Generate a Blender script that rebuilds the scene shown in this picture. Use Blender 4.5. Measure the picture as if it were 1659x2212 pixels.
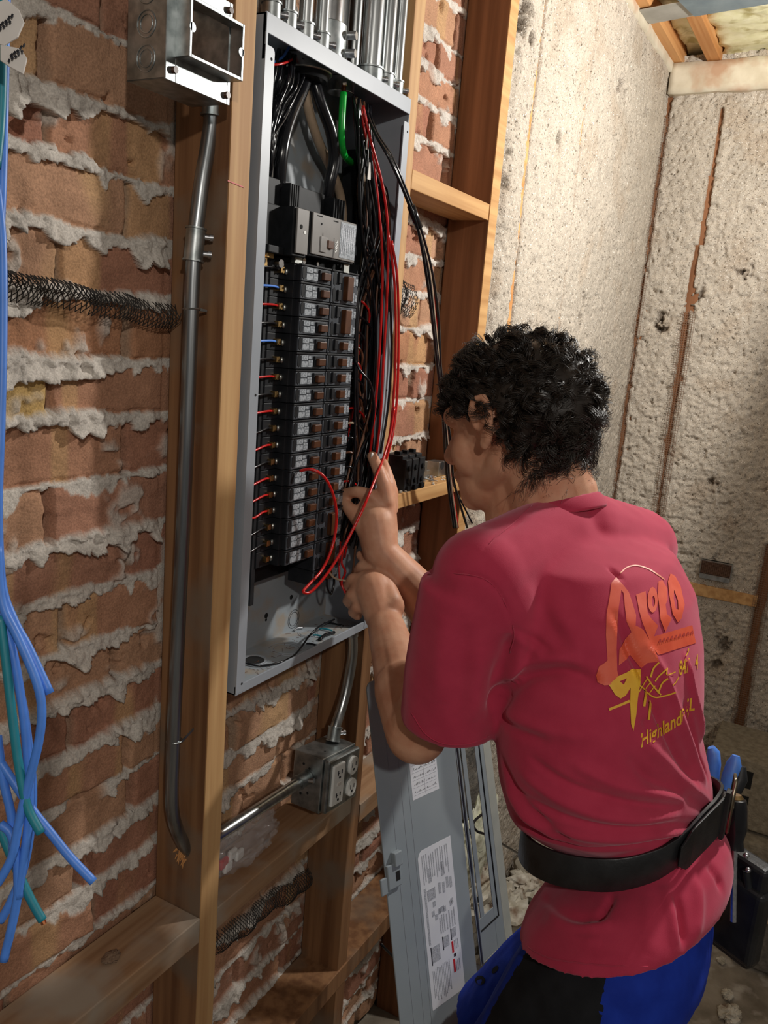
import bpy, bmesh, math, random
import numpy as np
from mathutils import Vector, Matrix
from mathutils.bvhtree import BVHTree
from mathutils.geometry import delaunay_2d_cdt

for _o in list(bpy.data.objects): bpy.data.objects.remove(_o)
SC = bpy.context.scene; COL = SC.collection
rnd = random.Random(7); nr = np.random.RandomState(11)

# ------------------------------------------------------------------ camera
# The stud front plane is y = 0 (brick behind it at y > 0, room at y < 0), x runs along the wall away from the camera, floor is z = 0
CX, CY, FPX = 829.5, 1106.0, 1798.0
CAM = np.array([0.0, -0.669, 1.6])
def _n(v): v = np.array(v, float); return v / np.linalg.norm(v)
_X = _n([1022.5, 301.0, -FPX]); _Z = _n([690.0, 8394.0, FPX]); _Z = _n(_Z - np.dot(_Z, _X) * _X); _Y = np.cross(_Z, _X)
RW = np.array([_X, _Y, _Z])
cd = bpy.data.cameras.new('camera'); cam = bpy.data.objects.new('camera', cd); COL.objects.link(cam)
M = Matrix.Identity(4)
for i in range(3):
    for j in range(3): M[i][j] = RW[i][j]
    M[i][3] = CAM[i]
cam.matrix_world = M
cd.sensor_fit = 'VERTICAL'; cd.sensor_height = 36.0; cd.lens = FPX / 2212 * 36.0; cd.clip_start = 0.02
SC.camera = cam
# ------------------------------------------------------------------ light and exposure
w = bpy.data.worlds.new('world'); SC.world = w; w.use_nodes = True
bg = w.node_tree.nodes['Background']; bg.inputs[0].default_value = (1.0, 0.93, 0.85, 1); bg.inputs[1].default_value = 0.085
KEY = Vector((1.85, -.82, 2.15))
def spot(name, loc, target, energy, col, radius, size, blend):
    l = bpy.data.lights.new(name, 'SPOT'); o = bpy.data.objects.new(name, l); COL.objects.link(o)
    l.energy = energy; l.color = col; l.shadow_soft_size = radius; l.spot_size = math.radians(size); l.spot_blend = blend
    o.location = loc; o.rotation_euler = (Vector(target) - Vector(loc)).to_track_quat('-Z', 'Y').to_euler(); return o
spot('work_light', KEY, tuple(KEY + Vector((-.253, .962, .101))), 50, (1.0, 0.97, 0.92), 0.04, 178, 0.15)
def area(name, loc, target, energy, col, size):
    l = bpy.data.lights.new(name, 'AREA'); o = bpy.data.objects.new(name, l); COL.objects.link(o)
    l.energy = energy; l.color = col; l.size = size
    o.location = loc; o.rotation_euler = (Vector(target) - Vector(loc)).to_track_quat('-Z', 'Y').to_euler(); return o
area('ceiling_light', (-0.65, -1.40, 2.25), (0.9, 0.0, 1.0), 9, (1.0, 0.94, 0.86), 0.06)
area('fill_light', (0.3, -2.3, 2.1), (1.3, -0.1, 1.2), 2.6, (1.0, 0.92, 0.82), 0.9)  # added soft fill for the ambient level, not a lamp of the room
SC.view_settings.view_transform = 'Standard'; SC.view_settings.look = 'None'
SC.view_settings.gamma = 1; SC.view_settings.use_curve_mapping = False; SC.view_settings.exposure = 0.22

# ------------------------------------------------------------------ places read off the photograph
def ray(px, py): return RW @ np.array([px - CX, -(py - CY), -FPX])
def aY(px, py, y=0.0):
    r = ray(px, py); return Vector(CAM + r * ((y - CAM[1]) / r[1]))
def aX(px, py, x):
    r = ray(px, py); return Vector(CAM + r * ((x - CAM[0]) / r[0]))
def aZ(px, py, z):
    r = ray(px, py); return Vector(CAM + r * ((z - CAM[2]) / r[2]))
def aD(px, py, d): return Vector(CAM + ray(px, py) / FPX * d)
def proj(P):
    c = (np.asarray(P) - CAM) @ RW
    return np.stack([CX + FPX * c[..., 0] / -c[..., 2], CY - FPX * c[..., 1] / -c[..., 2], -c[..., 2]], -1)

# ------------------------------------------------------------------ scene bookkeeping
def tag(o, label, cat, group=None, kind=None):
    if label: o['label'] = label
    if cat: o['category'] = cat
    if group: o['group'] = group
    if kind: o['kind'] = kind
    return o
def thing(name, label, cat, loc=(0, 0, 0), group=None, kind=None):
    o = bpy.data.objects.new(name, None); COL.objects.link(o); o.location = loc; o.empty_display_size = 0.05
    return tag(o, label, cat, group, kind)
def child(o, parent):
    if parent is not None:
        o.parent = parent
        wm = Matrix.Translation(parent.location) if parent.type == 'EMPTY' and parent.parent is None else Matrix.Identity(4)
        o.matrix_parent_inverse = wm.inverted()
    return o
def mesh_obj(name, me, mat, parent=None):
    o = bpy.data.objects.new(name, me); COL.objects.link(o)
    if mat is not None:
        for m in (mat if isinstance(mat, (list, tuple)) else [mat]): me.materials.append(m)
    return child(o, parent)
def copy_tree(o, parent=None):
    c = o.copy(); COL.objects.link(c); c.parent = parent; c.matrix_parent_inverse = o.matrix_parent_inverse.copy()
    for ch in list(o.children): copy_tree(ch, c)
    return c
def np_mesh(name, V, Fq, smooth=True, col=None):
    me = bpy.data.meshes.new(name); V = np.asarray(V, np.float32); Fq = np.asarray(Fq, np.int32)
    k = Fq.shape[1]
    me.vertices.add(len(V)); me.vertices.foreach_set('co', V.ravel())
    me.loops.add(Fq.size); me.loops.foreach_set('vertex_index', Fq.ravel())
    me.polygons.add(len(Fq)); me.polygons.foreach_set('loop_start', np.arange(0, Fq.size, k, dtype=np.int32))
    me.polygons.foreach_set('loop_total', np.full(len(Fq), k, np.int32))
    me.update(calc_edges=True); me.validate()
    me.polygons.foreach_set('use_smooth', np.full(len(me.polygons), smooth))
    if col is not None:
        a = me.color_attributes.new('Col', 'FLOAT_COLOR', 'POINT')
        a.data.foreach_set('color', np.concatenate([col, np.ones((len(col), 1))], 1).astype(np.float32).ravel())
    return me

class MB:
    def __init__(s): s.v = []; s.f = []; s.m = []; s.mi = 0
    def add(s, V, F):
        b = len(s.v); s.v += [tuple(v) for v in V]; s.f += [tuple(b + i for i in f) for f in F]; s.m += [s.mi] * len(F); return s
    def frame(s, o, a, b, c):  # parallelepiped from corner o with edge vectors
        o, a, b, c = map(Vector, (o, a, b, c))
        V = [o, o + a, o + a + b, o + b, o + c, o + a + c, o + a + b + c, o + b + c]
        return s.add(V, [(0, 3, 2, 1), (4, 5, 6, 7), (0, 1, 5, 4), (1, 2, 6, 5), (2, 3, 7, 6), (3, 0, 4, 7)])
    def box(s, x0, x1, y0, y1, z0, z1): return s.frame((x0, y0, z0), (x1 - x0, 0, 0), (0, y1 - y0, 0), (0, 0, z1 - z0))
    def cone(s, p0, p1, r0, r1=None, n=16, caps=True):
        r1 = r0 if r1 is None else r1
        p0, p1 = Vector(p0), Vector(p1); d = (p1 - p0).normalized(); u = d.orthogonal().normalized(); w_ = d.cross(u)
        V = []
        for p, r in ((p0, r0), (p1, r1)):
            for i in range(n):
                a = 2 * math.pi * i / n; V.append(p + (u * math.cos(a) + w_ * math.sin(a)) * r)
        F = [(i, (i + 1) % n, n + (i + 1) % n, n + i) for i in range(n)]
        if caps: F += [tuple(range(n))[::-1], tuple(range(n, 2 * n))]
        return s.add(V, F)
    def tube(s, pts, r, n=8, caps=True):
        pts = [Vector(p) for p in pts]; m = len(pts); V = []; F = []
        rr = r if isinstance(r, (list, tuple)) else [r] * m
        t0 = (pts[1] - pts[0]).normalized(); u = t0.orthogonal().normalized()
        for i, p in enumerate(pts):
            t = (pts[min(i + 1, m - 1)] - pts[max(i - 1, 0)]).normalized()
            u = (u - t * u.dot(t)); u = u.normalized() if u.length > 1e-6 else t.orthogonal().normalized()
            w_ = t.cross(u)
            for k in range(n):
                a = 2 * math.pi * k / n; V.append(p + (u * math.cos(a) + w_ * math.sin(a)) * rr[i])
        for i in range(m - 1):
            for k in range(n):
                k2 = (k + 1) % n; F.append((i * n + k, i * n + k2, (i + 1) * n + k2, (i + 1) * n + k))
        if caps: F += [tuple(range(n))[::-1], tuple(range((m - 1) * n, m * n))]
        return s.add(V, F)
    def ring(s, c, axis, R, r, n=24, k=8):  # torus
        c, d = Vector(c), Vector(axis).normalized(); u = d.orthogonal().normalized(); w_ = d.cross(u); V = []; F = []
        for i in range(n):
            a = 2 * math.pi * i / n; e = u * math.cos(a) + w_ * math.sin(a)
            for j in range(k):
                b = 2 * math.pi * j / k; V.append(c + e * (R + r * math.cos(b)) + d * (r * math.sin(b)))
        for i in range(n):
            for j in range(k):
                F.append((i * k + j, ((i + 1) % n) * k + j, ((i + 1) % n) * k + (j + 1) % k, i * k + (j + 1) % k))
        return s.add(V, F)
    def prism(s, poly, o, a, b, c):  # 2-D polygon in the frame (a, b) from o, extruded by vector c
        o, a, b, c = map(Vector, (o, a, b, c)); n = len(poly)
        V = [o + a * x + b * y for x, y in poly]; V += [v + c for v in V]
        return s.add(V, [tuple(range(n))[::-1], tuple(range(n, 2 * n))] + [(i, (i + 1) % n, n + (i + 1) % n, n + i) for i in range(n)])
    def ell(s, c, R, n=14, m=9):
        c = Vector(c); V = []; F = []
        for j in range(m + 1):
            t = math.pi * j / m
            for i in range(n):
                a = 2 * math.pi * i / n; V.append(c + Vector((R[0] * math.sin(t) * math.cos(a), R[1] * math.sin(t) * math.sin(a), R[2] * math.cos(t))))
        for j in range(m):
            for i in range(n): F.append((j * n + i, (j + 1) * n + i, (j + 1) * n + (i + 1) % n, j * n + (i + 1) % n))
        return s.add(V, F)
    def build(s, name, mat, parent=None, smooth=False, bevel=0.0, seg=2):
        me = bpy.data.meshes.new(name); me.from_pydata(s.v, [], s.f); me.validate()
        bm = bmesh.new(); bm.from_mesh(me); bmesh.ops.recalc_face_normals(bm, faces=bm.faces); bm.to_mesh(me); bm.free()
        if len(me.polygons) == len(s.m): me.polygons.foreach_set('material_index', s.m)
        if smooth == 'auto':
            me.polygons.foreach_set('use_smooth', [True] * len(me.polygons)); me.set_sharp_from_angle(angle=math.radians(40))
        elif smooth: me.polygons.foreach_set('use_smooth', [True] * len(me.polygons))
        o = mesh_obj(name, me, mat, parent)
        if bevel:
            b = o.modifiers.new('bevel', 'BEVEL'); b.width = bevel; b.segments = seg; b.limit_method = 'ANGLE'; b.angle_limit = math.radians(50)
        return o

def spline(pts, n=8):  # Catmull-Rom
    P = [Vector(p) for p in pts]; Q = [P[0] * 2 - P[1]] + P + [P[-1] * 2 - P[-2]]; out = []
    for i in range(1, len(Q) - 2):
        a, b, c, d = Q[i - 1], Q[i], Q[i + 1], Q[i + 2]
        for k in range(n):
            t = k / n
            out.append(0.5 * ((2 * b) + (c - a) * t + (2 * a - 5 * b + 4 * c - d) * t * t + (3 * b - a - 3 * c + d) * t ** 3))
    out.append(P[-1]); return out

# ------------------------------------------------------------------ materials
def lin(r, g, b): return tuple(((c / 255) / 12.92 if c / 255 <= .04045 else ((c / 255 + .055) / 1.055) ** 2.4) for c in (r, g, b)) + (1.0,)
def base_mat(name, col=(.5, .5, .5, 1), rough=.6, metal=0.0, spec=0.5):
    m = bpy.data.materials.new(name); m.use_nodes = True; b = m.node_tree.nodes['Principled BSDF']
    b.inputs['Base Color'].default_value = col; b.inputs['Roughness'].default_value = rough; b.inputs['Metallic'].default_value = metal
    b.inputs['Specular IOR Level'].default_value = spec
    return m, m.node_tree, b
def noise_mat(name, c1, c2, scale=20, rough=.6, metal=0.0, stretch=(1, 1, 1), bump=0.0, bdist=.002, detail=5, lo=.35, hi=.65, spec=.5, bscale=None, c3=None, s3=4):
    m, t, b = base_mat(name, c1, rough, metal, spec); N = t.nodes; L = t.links
    tc = N.new('ShaderNodeTexCoord'); mp = N.new('ShaderNodeMapping'); mp.inputs['Scale'].default_value = stretch
    L.new(tc.outputs['Object'], mp.inputs['Vector'])
    nz = N.new('ShaderNodeTexNoise'); nz.inputs['Scale'].default_value = scale; nz.inputs['Detail'].default_value = detail
    L.new(mp.outputs[0], nz.inputs['Vector'])
    cr = N.new('ShaderNodeValToRGB'); cr.color_ramp.elements[0].position = lo; cr.color_ramp.elements[1].position = hi
    cr.color_ramp.elements[0].color = c1; cr.color_ramp.elements[1].color = c2
    L.new(nz.outputs['Fac'], cr.inputs['Fac']); out = cr.outputs['Color']
    if c3:
        n3 = N.new('ShaderNodeTexNoise'); n3.inputs['Scale'].default_value = s3; n3.inputs['Detail'].default_value = 4; L.new(tc.outputs['Object'], n3.inputs['Vector'])
        r3 = N.new('ShaderNodeValToRGB'); r3.color_ramp.elements[0].position = .52; r3.color_ramp.elements[1].position = .66
        L.new(n3.outputs['Fac'], r3.inputs['Fac']); mx = N.new('ShaderNodeMixRGB'); mx.inputs['Color2'].default_value = c3
        L.new(r3.outputs['Color'], mx.inputs['Fac']); L.new(out, mx.inputs['Color1']); out = mx.outputs['Color']
    L.new(out, b.inputs['Base Color'])
    if bump:
        bp = N.new('ShaderNodeBump'); bp.inputs['Strength'].default_value = bump; bp.inputs['Distance'].default_value = bdist
        src = nz
        if bscale:
            src = N.new('ShaderNodeTexNoise'); src.inputs['Scale'].default_value = bscale; src.inputs['Detail'].default_value = 4; L.new(tc.outputs['Object'], src.inputs['Vector'])
        L.new(src.outputs['Fac'], bp.inputs['Height']); L.new(bp.outputs[0], b.inputs['Normal'])
    return m
def wood_mat(name, c1, c2, axis='z', dirt=None, scale=55):
    st = {'z': (1, 1, .035), 'x': (.035, 1, 1), 'y': (1, .035, 1)}[axis]
    return noise_mat(name, c1, c2, scale=scale, rough=.62, stretch=st, bump=.4, bdist=.0014, lo=.37, hi=.63, c3=dirt, s3=7, spec=.3, detail=6)
def vcol_mat(name, rough=.9, nscale=400, namp=.25, bump=.5, bdist=.0015, pore=None, flecks=False):
    m, t, b = base_mat(name, rough=rough, spec=.2); N = t.nodes; L = t.links
    at = N.new('ShaderNodeVertexColor'); at.layer_name = 'Col'; tc = N.new('ShaderNodeTexCoord')
    nz = N.new('ShaderNodeTexNoise'); nz.inputs['Scale'].default_value = nscale; nz.inputs['Detail'].default_value = 6; L.new(tc.outputs['Object'], nz.inputs['Vector'])
    mr = N.new('ShaderNodeMapRange'); mr.inputs[1].default_value = .3; mr.inputs[2].default_value = .7; mr.inputs[3].default_value = 1 - namp; mr.inputs[4].default_value = 1 + namp
    L.new(nz.outputs['Fac'], mr.inputs[0])
    vm = N.new('ShaderNodeVectorMath'); vm.operation = 'SCALE'; L.new(at.outputs[0], vm.inputs[0]); L.new(mr.outputs[0], vm.inputs['Scale']); out = vm.outputs[0]
    if pore:
        vo = N.new('ShaderNodeTexNoise'); vo.inputs['Scale'].default_value = pore; vo.inputs['Detail'].default_value = 2; L.new(tc.outputs['Object'], vo.inputs['Vector'])
        rp = N.new('ShaderNodeValToRGB'); rp.color_ramp.elements[0].position = .30; rp.color_ramp.elements[1].position = .40
        rp.color_ramp.elements[0].color = (.35, .33, .3, 1); rp.color_ramp.elements[1].color = (1, 1, 1, 1); L.new(vo.outputs['Fac'], rp.inputs['Fac'])
        mx = N.new('ShaderNodeMixRGB'); mx.blend_type = 'MULTIPLY'; mx.inputs['Fac'].default_value = 1; L.new(out, mx.inputs['Color1']); L.new(rp.outputs['Color'], mx.inputs['Color2']); out = mx.outputs['Color']
    if flecks:
        v2 = N.new('ShaderNodeTexVoronoi'); v2.inputs['Scale'].default_value = 130; L.new(tc.outputs['Object'], v2.inputs['Vector'])
        r2 = N.new('ShaderNodeValToRGB'); r2.color_ramp.elements[0].position = .10; r2.color_ramp.elements[1].position = .2
        r2.color_ramp.elements[0].color = (1, 1, 1, 1); r2.color_ramp.elements[1].color = (0, 0, 0, 1); L.new(v2.outputs['Distance'], r2.inputs['Fac'])
        mx = N.new('ShaderNodeMixRGB'); L.new(r2.outputs['Color'], mx.inputs['Fac']); mx.inputs['Color2'].default_value = (.80, .75, .68, 1); L.new(out, mx.inputs['Color1']); out = mx.outputs['Color']
    L.new(out, b.inputs['Base Color'])
    bp = N.new('ShaderNodeBump'); bp.inputs['Strength'].default_value = bump; bp.inputs['Distance'].default_value = bdist
    L.new(nz.outputs['Fac'], bp.inputs['Height']); L.new(bp.outputs[0], b.inputs['Normal'])
    return m
MT = {}
MT['brick'] = vcol_mat('brick_and_mortar', .92, 420, .22, .5, .002)
MT['foam'] = vcol_mat('sprayed_insulation', .9, 330, .22, .7, .003, pore=170, flecks=True)
MT['stud_light'] = wood_mat('pine_stud', lin(180, 136, 90), lin(204, 164, 114), 'z')
MT['stud_old'] = wood_mat('old_brown_stud', lin(112, 76, 50), lin(148, 108, 74), 'z', dirt=lin(126, 106, 88))
MT['stud_red'] = wood_mat('reddish_stud', lin(112, 72, 44), lin(140, 94, 62), 'z')
MT['block_x'] = wood_mat('pine_block', lin(178, 132, 82), lin(206, 162, 108), 'x')
MT['block_dusty'] = wood_mat('dusty_block', lin(140, 104, 74), lin(168, 134, 102), 'x', dirt=lin(160, 146, 130))
MT['joist'] = wood_mat('ceiling_joist', lin(190, 130, 76), lin(214, 160, 104), 'x')
MT['galv'] = noise_mat('galvanised_steel', lin(140, 146, 146), lin(186, 190, 190), 60, .42, 1.0, bump=.05, bdist=.0006)
MT['emt'] = noise_mat('steel_conduit', lin(168, 172, 172), lin(205, 208, 208), 90, .30, 1.0, stretch=(1, 1, .1), bump=.06, bdist=.0004)
MT['emt_old'] = noise_mat('dull_steel_conduit', lin(120, 124, 126), lin(165, 168, 170), 90, .33, .95, stretch=(1, 1, .06), bump=.15, bdist=.0005)
MT['zinc'] = noise_mat('zinc_screw', lin(190, 192, 196), lin(225, 225, 228), 200, .28, 1.0)
MT['paint'] = noise_mat('grey_painted_steel', lin(150, 156, 164), lin(158, 164, 172), 12, .42, .0, bump=.02, bdist=.0004)
MT['paint_in'] = noise_mat('grey_painted_inside', lin(146, 154, 160), lin(156, 163, 168), 14, .45, .0, c3=lin(160, 150, 138), s3=22)
MT['cover'] = noise_mat('grey_cover_paint', lin(144, 154, 160), lin(152, 161, 166), 10, .38, .0)
MT['cover_raw'] = noise_mat('grey_cover_back', lin(168, 172, 166), lin(184, 186, 178), 16, .45, .1)
MT['blk'] = noise_mat('black_plastic', (.006, .007, .008, 1), (.011, .012, .014, 1), 80, .5, 0, spec=.22)
MT['blk2'] = noise_mat('dark_bakelite', (.014, .015, .017, 1), (.022, .024, .027, 1), 70, .45, 0, spec=.3)
MT['brk'] = noise_mat('breaker_case', (.010, .011, .013, 1), (.017, .018, .021, 1), 60, .45, 0, spec=.25)
MT['brkface'] = noise_mat('grey_breaker_face', lin(58, 62, 68), lin(74, 78, 84), 90, .4, 0, spec=.35)
MT['brklabel'] = noise_mat('printed_breaker_label', lin(122, 128, 134), lin(160, 166, 172), 420, .4, 0, detail=1, lo=.45, hi=.5)
MT['mainface'] = noise_mat('main_breaker_face', lin(112, 108, 104), lin(122, 118, 114), 30, .4, 0)
MT['handle'] = noise_mat('brown_handle', lin(66, 36, 18), lin(84, 48, 24), 50, .4, 0)
MT['brass'] = noise_mat('brass', lin(196, 160, 104), lin(220, 186, 130), 60, .3, 1.0)
MT['copper'] = noise_mat('copper', lin(196, 120, 78), lin(214, 140, 96), 60, .32, 1.0)
MT['alu'] = noise_mat('aluminium_lug', lin(170, 172, 168), lin(200, 202, 196), 60, .38, 1.0, bump=.1)
MT['silver'] = noise_mat('silver', lin(205, 205, 205), lin(230, 230, 230), 60, .22, 1.0)
def wire_mat(n, c, r=.28): return noise_mat(n, c, tuple(min(1, x * 1.15) for x in c[:3]) + (1,), 80, r, 0)
MT['w_black'] = wire_mat('black_insulation', (.008, .008, .010, 1), .22)
MT['w_red'] = wire_mat('red_insulation', lin(188, 26, 24))
MT['w_tan'] = wire_mat('tan_insulation', lin(170, 148, 124), .4)
MT['w_brown'] = wire_mat('brown_insulation', lin(96, 62, 44), .35)
MT['w_blue'] = wire_mat('blue_insulation', lin(74, 128, 216), .45)
MT['w_teal'] = wire_mat('teal_insulation', lin(28, 122, 138), .45)
MT['w_green'] = wire_mat('green_insulation', lin(20, 168, 58), .3)
MT['white'] = noise_mat('white_plastic', lin(226, 226, 222), lin(236, 236, 232), 30, .4)
MT['tagw'] = noise_mat('white_tag', lin(206, 200, 194), lin(218, 212, 206), 30, .5)
MT['ink'] = base_mat('black_ink', lin(34, 36, 44), .6)[0]
MT['inkgrey'] = noise_mat('grey_print', lin(150, 154, 162), lin(196, 199, 206), 900, .6, 0, detail=1, lo=.45, hi=.55)
MT['paper'] = noise_mat('white_label_paper', lin(222, 225, 232), lin(230, 233, 238), 20, .45)
MT['redprint'] = base_mat('red_print', lin(200, 40, 44), .5)[0]
MT['dark'] = base_mat('dark_hole', (.006, .006, .006, 1), .9)[0]
MT['lath'] = noise_mat('rusty_black_lath', (.012, .011, .010, 1), (.03, .026, .022, 1), 80, .75, .2)
MT['concrete'] = noise_mat('concrete', lin(112, 102, 88), lin(160, 150, 134), 9, .9, 0, bump=.6, bdist=.003, bscale=70, c3=lin(178, 170, 158), s3=14)
MT['cmu'] = noise_mat('concrete_block', lin(126, 116, 98), lin(154, 144, 124), 60, .95, 0, bump=.8, bdist=.003, bscale=160)
MT['cmu_dark'] = noise_mat('dark_concrete_block', lin(92, 88, 82), lin(124, 118, 108), 60, .95, 0, bump=.8, bdist=.003, bscale=160)
MT['sprayfoam'] = noise_mat('yellow_spray_foam', lin(226, 222, 176), lin(240, 236, 200), 30, .7, 0, bump=.4, bdist=.004, c3=lin(186, 176, 120), s3=18)
MT['tape'] = noise_mat('grey_tape', lin(160, 158, 150), lin(178, 176, 168), 20, .5, .1)
MT['tape2'] = noise_mat('blue_grey_strap', lin(118, 138, 150), lin(138, 156, 166), 20, .4, .4)
MT['foil'] = noise_mat('crinkled_foil', lin(160, 160, 158), lin(190, 190, 186), 60, .4, .8, bump=.8, bdist=.003)
MT['plaster'] = noise_mat('foam_smeared_wood', lin(196, 184, 160), lin(216, 206, 184), 16, .85, 0, bump=.5, bdist=.004, c3=lin(184, 150, 122), s3=9)
MT['rubble'] = noise_mat('rubble', lin(176, 168, 150), lin(214, 208, 194), 30, .95, 0, bump=.8, bdist=.004, c3=lin(128, 104, 84), s3=16)
MT['mesh'] = noise_mat('brown_netting', lin(112, 86, 68), lin(132, 104, 84), 60, .8, 0)

# ------------------------------------------------------------------ the walls (relief meshes)
def vnoise(x, y, seed=0):
    xi = np.floor(x).astype(np.int64); yi = np.floor(y).astype(np.int64); fx = x - xi; fy = y - yi
    fx = fx * fx * (3 - 2 * fx); fy = fy * fy * (3 - 2 * fy)
    def h(a, b):
        n = (a * 374761393 + b * 668265263 + seed * 974711) & 0x7fffffff; n = ((n ^ (n >> 13)) * 1274126177) & 0x7fffffff
        return ((n ^ (n >> 16)) & 0xffff) / 65535.0
    return (h(xi, yi) * (1 - fx) + h(xi + 1, yi) * fx) * (1 - fy) + (h(xi, yi + 1) * (1 - fx) + h(xi + 1, yi + 1) * fx) * fy
def fbm(x, y, s, o=4, seed=0):
    r = 0; a = 1; t = 0
    for i in range(o): r = r + a * vnoise(x * s, y * s, seed + i * 17); t += a; a *= .5; s *= 2.03
    return r / t
def billow(x, y, s, o=4, seed=0):
    r = 0; a = 1; t = 0
    for i in range(o): r = r + a * np.abs(2 * vnoise(x * s, y * s, seed + i * 13) - 1); t += a; a *= .55; s *= 2.1
    return r / t
def sstep(a, b, x): t = np.clip((x - a) / (b - a), 0, 1); return t * t * (3 - 2 * t)
def grid_faces(nx, nz):
    i = np.arange(nx - 1)[None, :] + np.arange(nz - 1)[:, None] * nx; i = i.ravel()
    return np.stack([i, i + 1, i + nx + 1, i + nx], 1)

def brick_wall():
    xs = np.arange(.10, 1.66, .0023); zs = np.arange(.02, 2.52, .0023)
    X, Z = np.meshgrid(xs, zs)
    beds = [2.53, 2.46, 2.395, 2.33, 2.265, 2.2, 2.128, 2.07, 2.012, 1.95, 1.885, 1.815, 1.748, 1.683, 1.615, 1.545, 1.48, 1.406, 1.338, 1.273, 1.204, 1.138, 1.072, 1.005, .937, .87, .802, .735, .667, .6, .53, .465, .4, .33, .265, .2, .13, .07, 0.0]
    off = {1.683: .727, 1.615: .631, 1.545: .73, 1.48: .618, 1.406: .729, 1.338: .615, 1.273: .735, 1.204: .634, 1.138: .72, 1.072: .647, 1.005: .734, .937: .749, .87: .66}
    pal = [lin(168, 124, 98), lin(160, 114, 92), lin(154, 108, 88), lin(176, 136, 108), lin(172, 132, 104), lin(162, 118, 96)]
    wob = (fbm(X, Z, 5, 2, 3) - .5) * .012
    Zw = Z + wob
    ramp = np.zeros_like(X); col = np.zeros(X.shape + (3,)); H = np.zeros_like(X)
    mort = lin(198, 190, 180)[:3]
    gap = np.zeros_like(X)
    FX, FZ, FZw, FH, Fcol, Fgap = X, Z, Zw, H, col, gap
    def rows(za, zb_):
        i0 = max(0, int((za - zs[0]) / .0023) - 1); i1 = min(len(zs), int((zb_ - zs[0]) / .0023) + 2); return slice(i0, max(i0, i1))
    for i in range(len(beds) - 1):
        zt, zb = beds[i], beds[i + 1]; sl = rows(zb - .012, zt + .012)
        X, Z, Zw, H, col, gap = FX[sl], FZ[sl], FZw[sl], FH[sl], Fcol[sl], Fgap[sl]
        if not len(X): continue
        m = (Zw <= zt) & (Zw > zb)
        key = min(off, key=lambda k: abs(k - zb)) if min(abs(k - zb) for k in off) < .01 else None
        x0 = off[key] if key else rnd.uniform(.6, .8)
        L = .212
        k = np.floor((X - x0) / L).astype(int); u = (X - x0) - k * L
        eu = np.minimum(u, L - u); ez = np.minimum(zt - Zw, Zw - zb)
        jag = (fbm(X, Z, 60, 3, 40 + i) - .5) * .008
        for kk in np.unique(k[m]):
            mm = m & (k == kk); r_ = random.Random(i * 100 + int(kk) + 5)
            c = np.array(pal[r_.randrange(len(pal))][:3])
            if abs(zb - 1.48) < .01 and kk == -1: c = np.array(lin(196, 162, 104)[:3])
            if abs(zb - 1.545) < .01: c = np.array(lin(166, 120, 90)[:3])
            H[mm] = r_.uniform(-.004, .005) + (u[mm] - L / 2) * r_.uniform(-.03, .03) + (ez[mm] - .03) * r_.uniform(-.05, .05)
            st = fbm(X[mm] * 1.0, Z[mm] * .15, 22, 2, int(kk) * 7 + i); c2 = np.array(lin(196, 162, 112)[:3])
            q = sstep(.62, .74, st)[:, None] * .42
            b = c * (1 - q) + c2 * q
            b = b * (.82 + .36 * fbm(X[mm], Z[mm], 30, 3, 90))[:, None]
            col[mm] = b
        g = sstep(.0075, .0025, eu + jag) * m
        gap[:] = np.maximum(gap, g)
        H[m] += -.006 * sstep(.009, .0, np.minimum(eu, ez) + jag)[m]
    X, Z, Zw, H, col, gap = FX, FZ, FZw, FH, Fcol, Fgap
    H += (fbm(X, Z, 55, 4, 21) - .5) * .004 - .010 * sstep(.72, .80, fbm(X, Z, 22, 4, 77)) 
    fill = sstep(.45, .6, fbm(X, Z, 9, 2, 61))
    H = H - gap * (.016 * (1 - fill) + .003 * fill)
    gm = (gap * (.35 + .5 * fill))[..., None]; col = col * (1 - gm) + np.array(lin(150, 128, 108)[:3]) * gm
    # bed mortar squeezed out in ragged lumps that droop over the course below
    FX, FZ, FZw, FH, Fcol = X, Z, Zw, H, col
    for i, zc in enumerate(beds):
        sl = rows(zc - .075, zc + .035); X, Z, Zw, H, col = FX[sl], FZ[sl], FZw[sl], FH[sl], Fcol[sl]
        if not len(X): continue
        big = {1.545: .018, 1.338: .014, 1.683: .004, 1.815: .022, 1.072: .010, .937: .008}.get(zc, 0.0)
        a = fbm(X, Z * .4, 11, 3, 200 + i); b = fbm(X, Z * 0 + i * 1.7, 32, 3, 300 + i); rg = fbm(X, Z, 95, 4, 400 + i)
        up = .0035 + .010 * sstep(.35, .75, a) + (rg - .5) * .010
        dn = .0035 + big * sstep(.3, .6, fbm(X, Z * 0, 7, 2, 500 + i)) + .022 * sstep(.42, .82, b) + (rg - .5) * .014
        d = Zw - zc
        pres = sstep(.25, .40, fbm(X, Z * 0 + i * 3, 9, 2, 600 + i) + .10)
        ins = np.where(d > 0, sstep(1.0, .72, d / np.maximum(up, .002)), sstep(1.0, .80, -d / np.maximum(dn, .002))) * pres
        amt = .002 + .012 * sstep(.3, .8, a) + big * .25
        lump = .35 + .9 * billow(X, Z, 60, 4, 700 + i) + .4 * sstep(0, 1, -d / .02)
        hm = amt * lump + (fbm(X, Z, 160, 3, 31) - .5) * .005
        H[:] = np.where(ins > .02, H * (1 - ins) + ins * hm, H)
        tone = (.80 + .36 * fbm(X, Z, 26, 3, 800))[..., None]
        warm = np.array(mort) * tone
        k3 = np.clip(ins * 1.6, 0, 1)[..., None]; col[:] = col * (1 - k3) + warm * k3
    X, Z, Zw, H, col = FX, FZ, FZw, FH, Fcol
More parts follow.
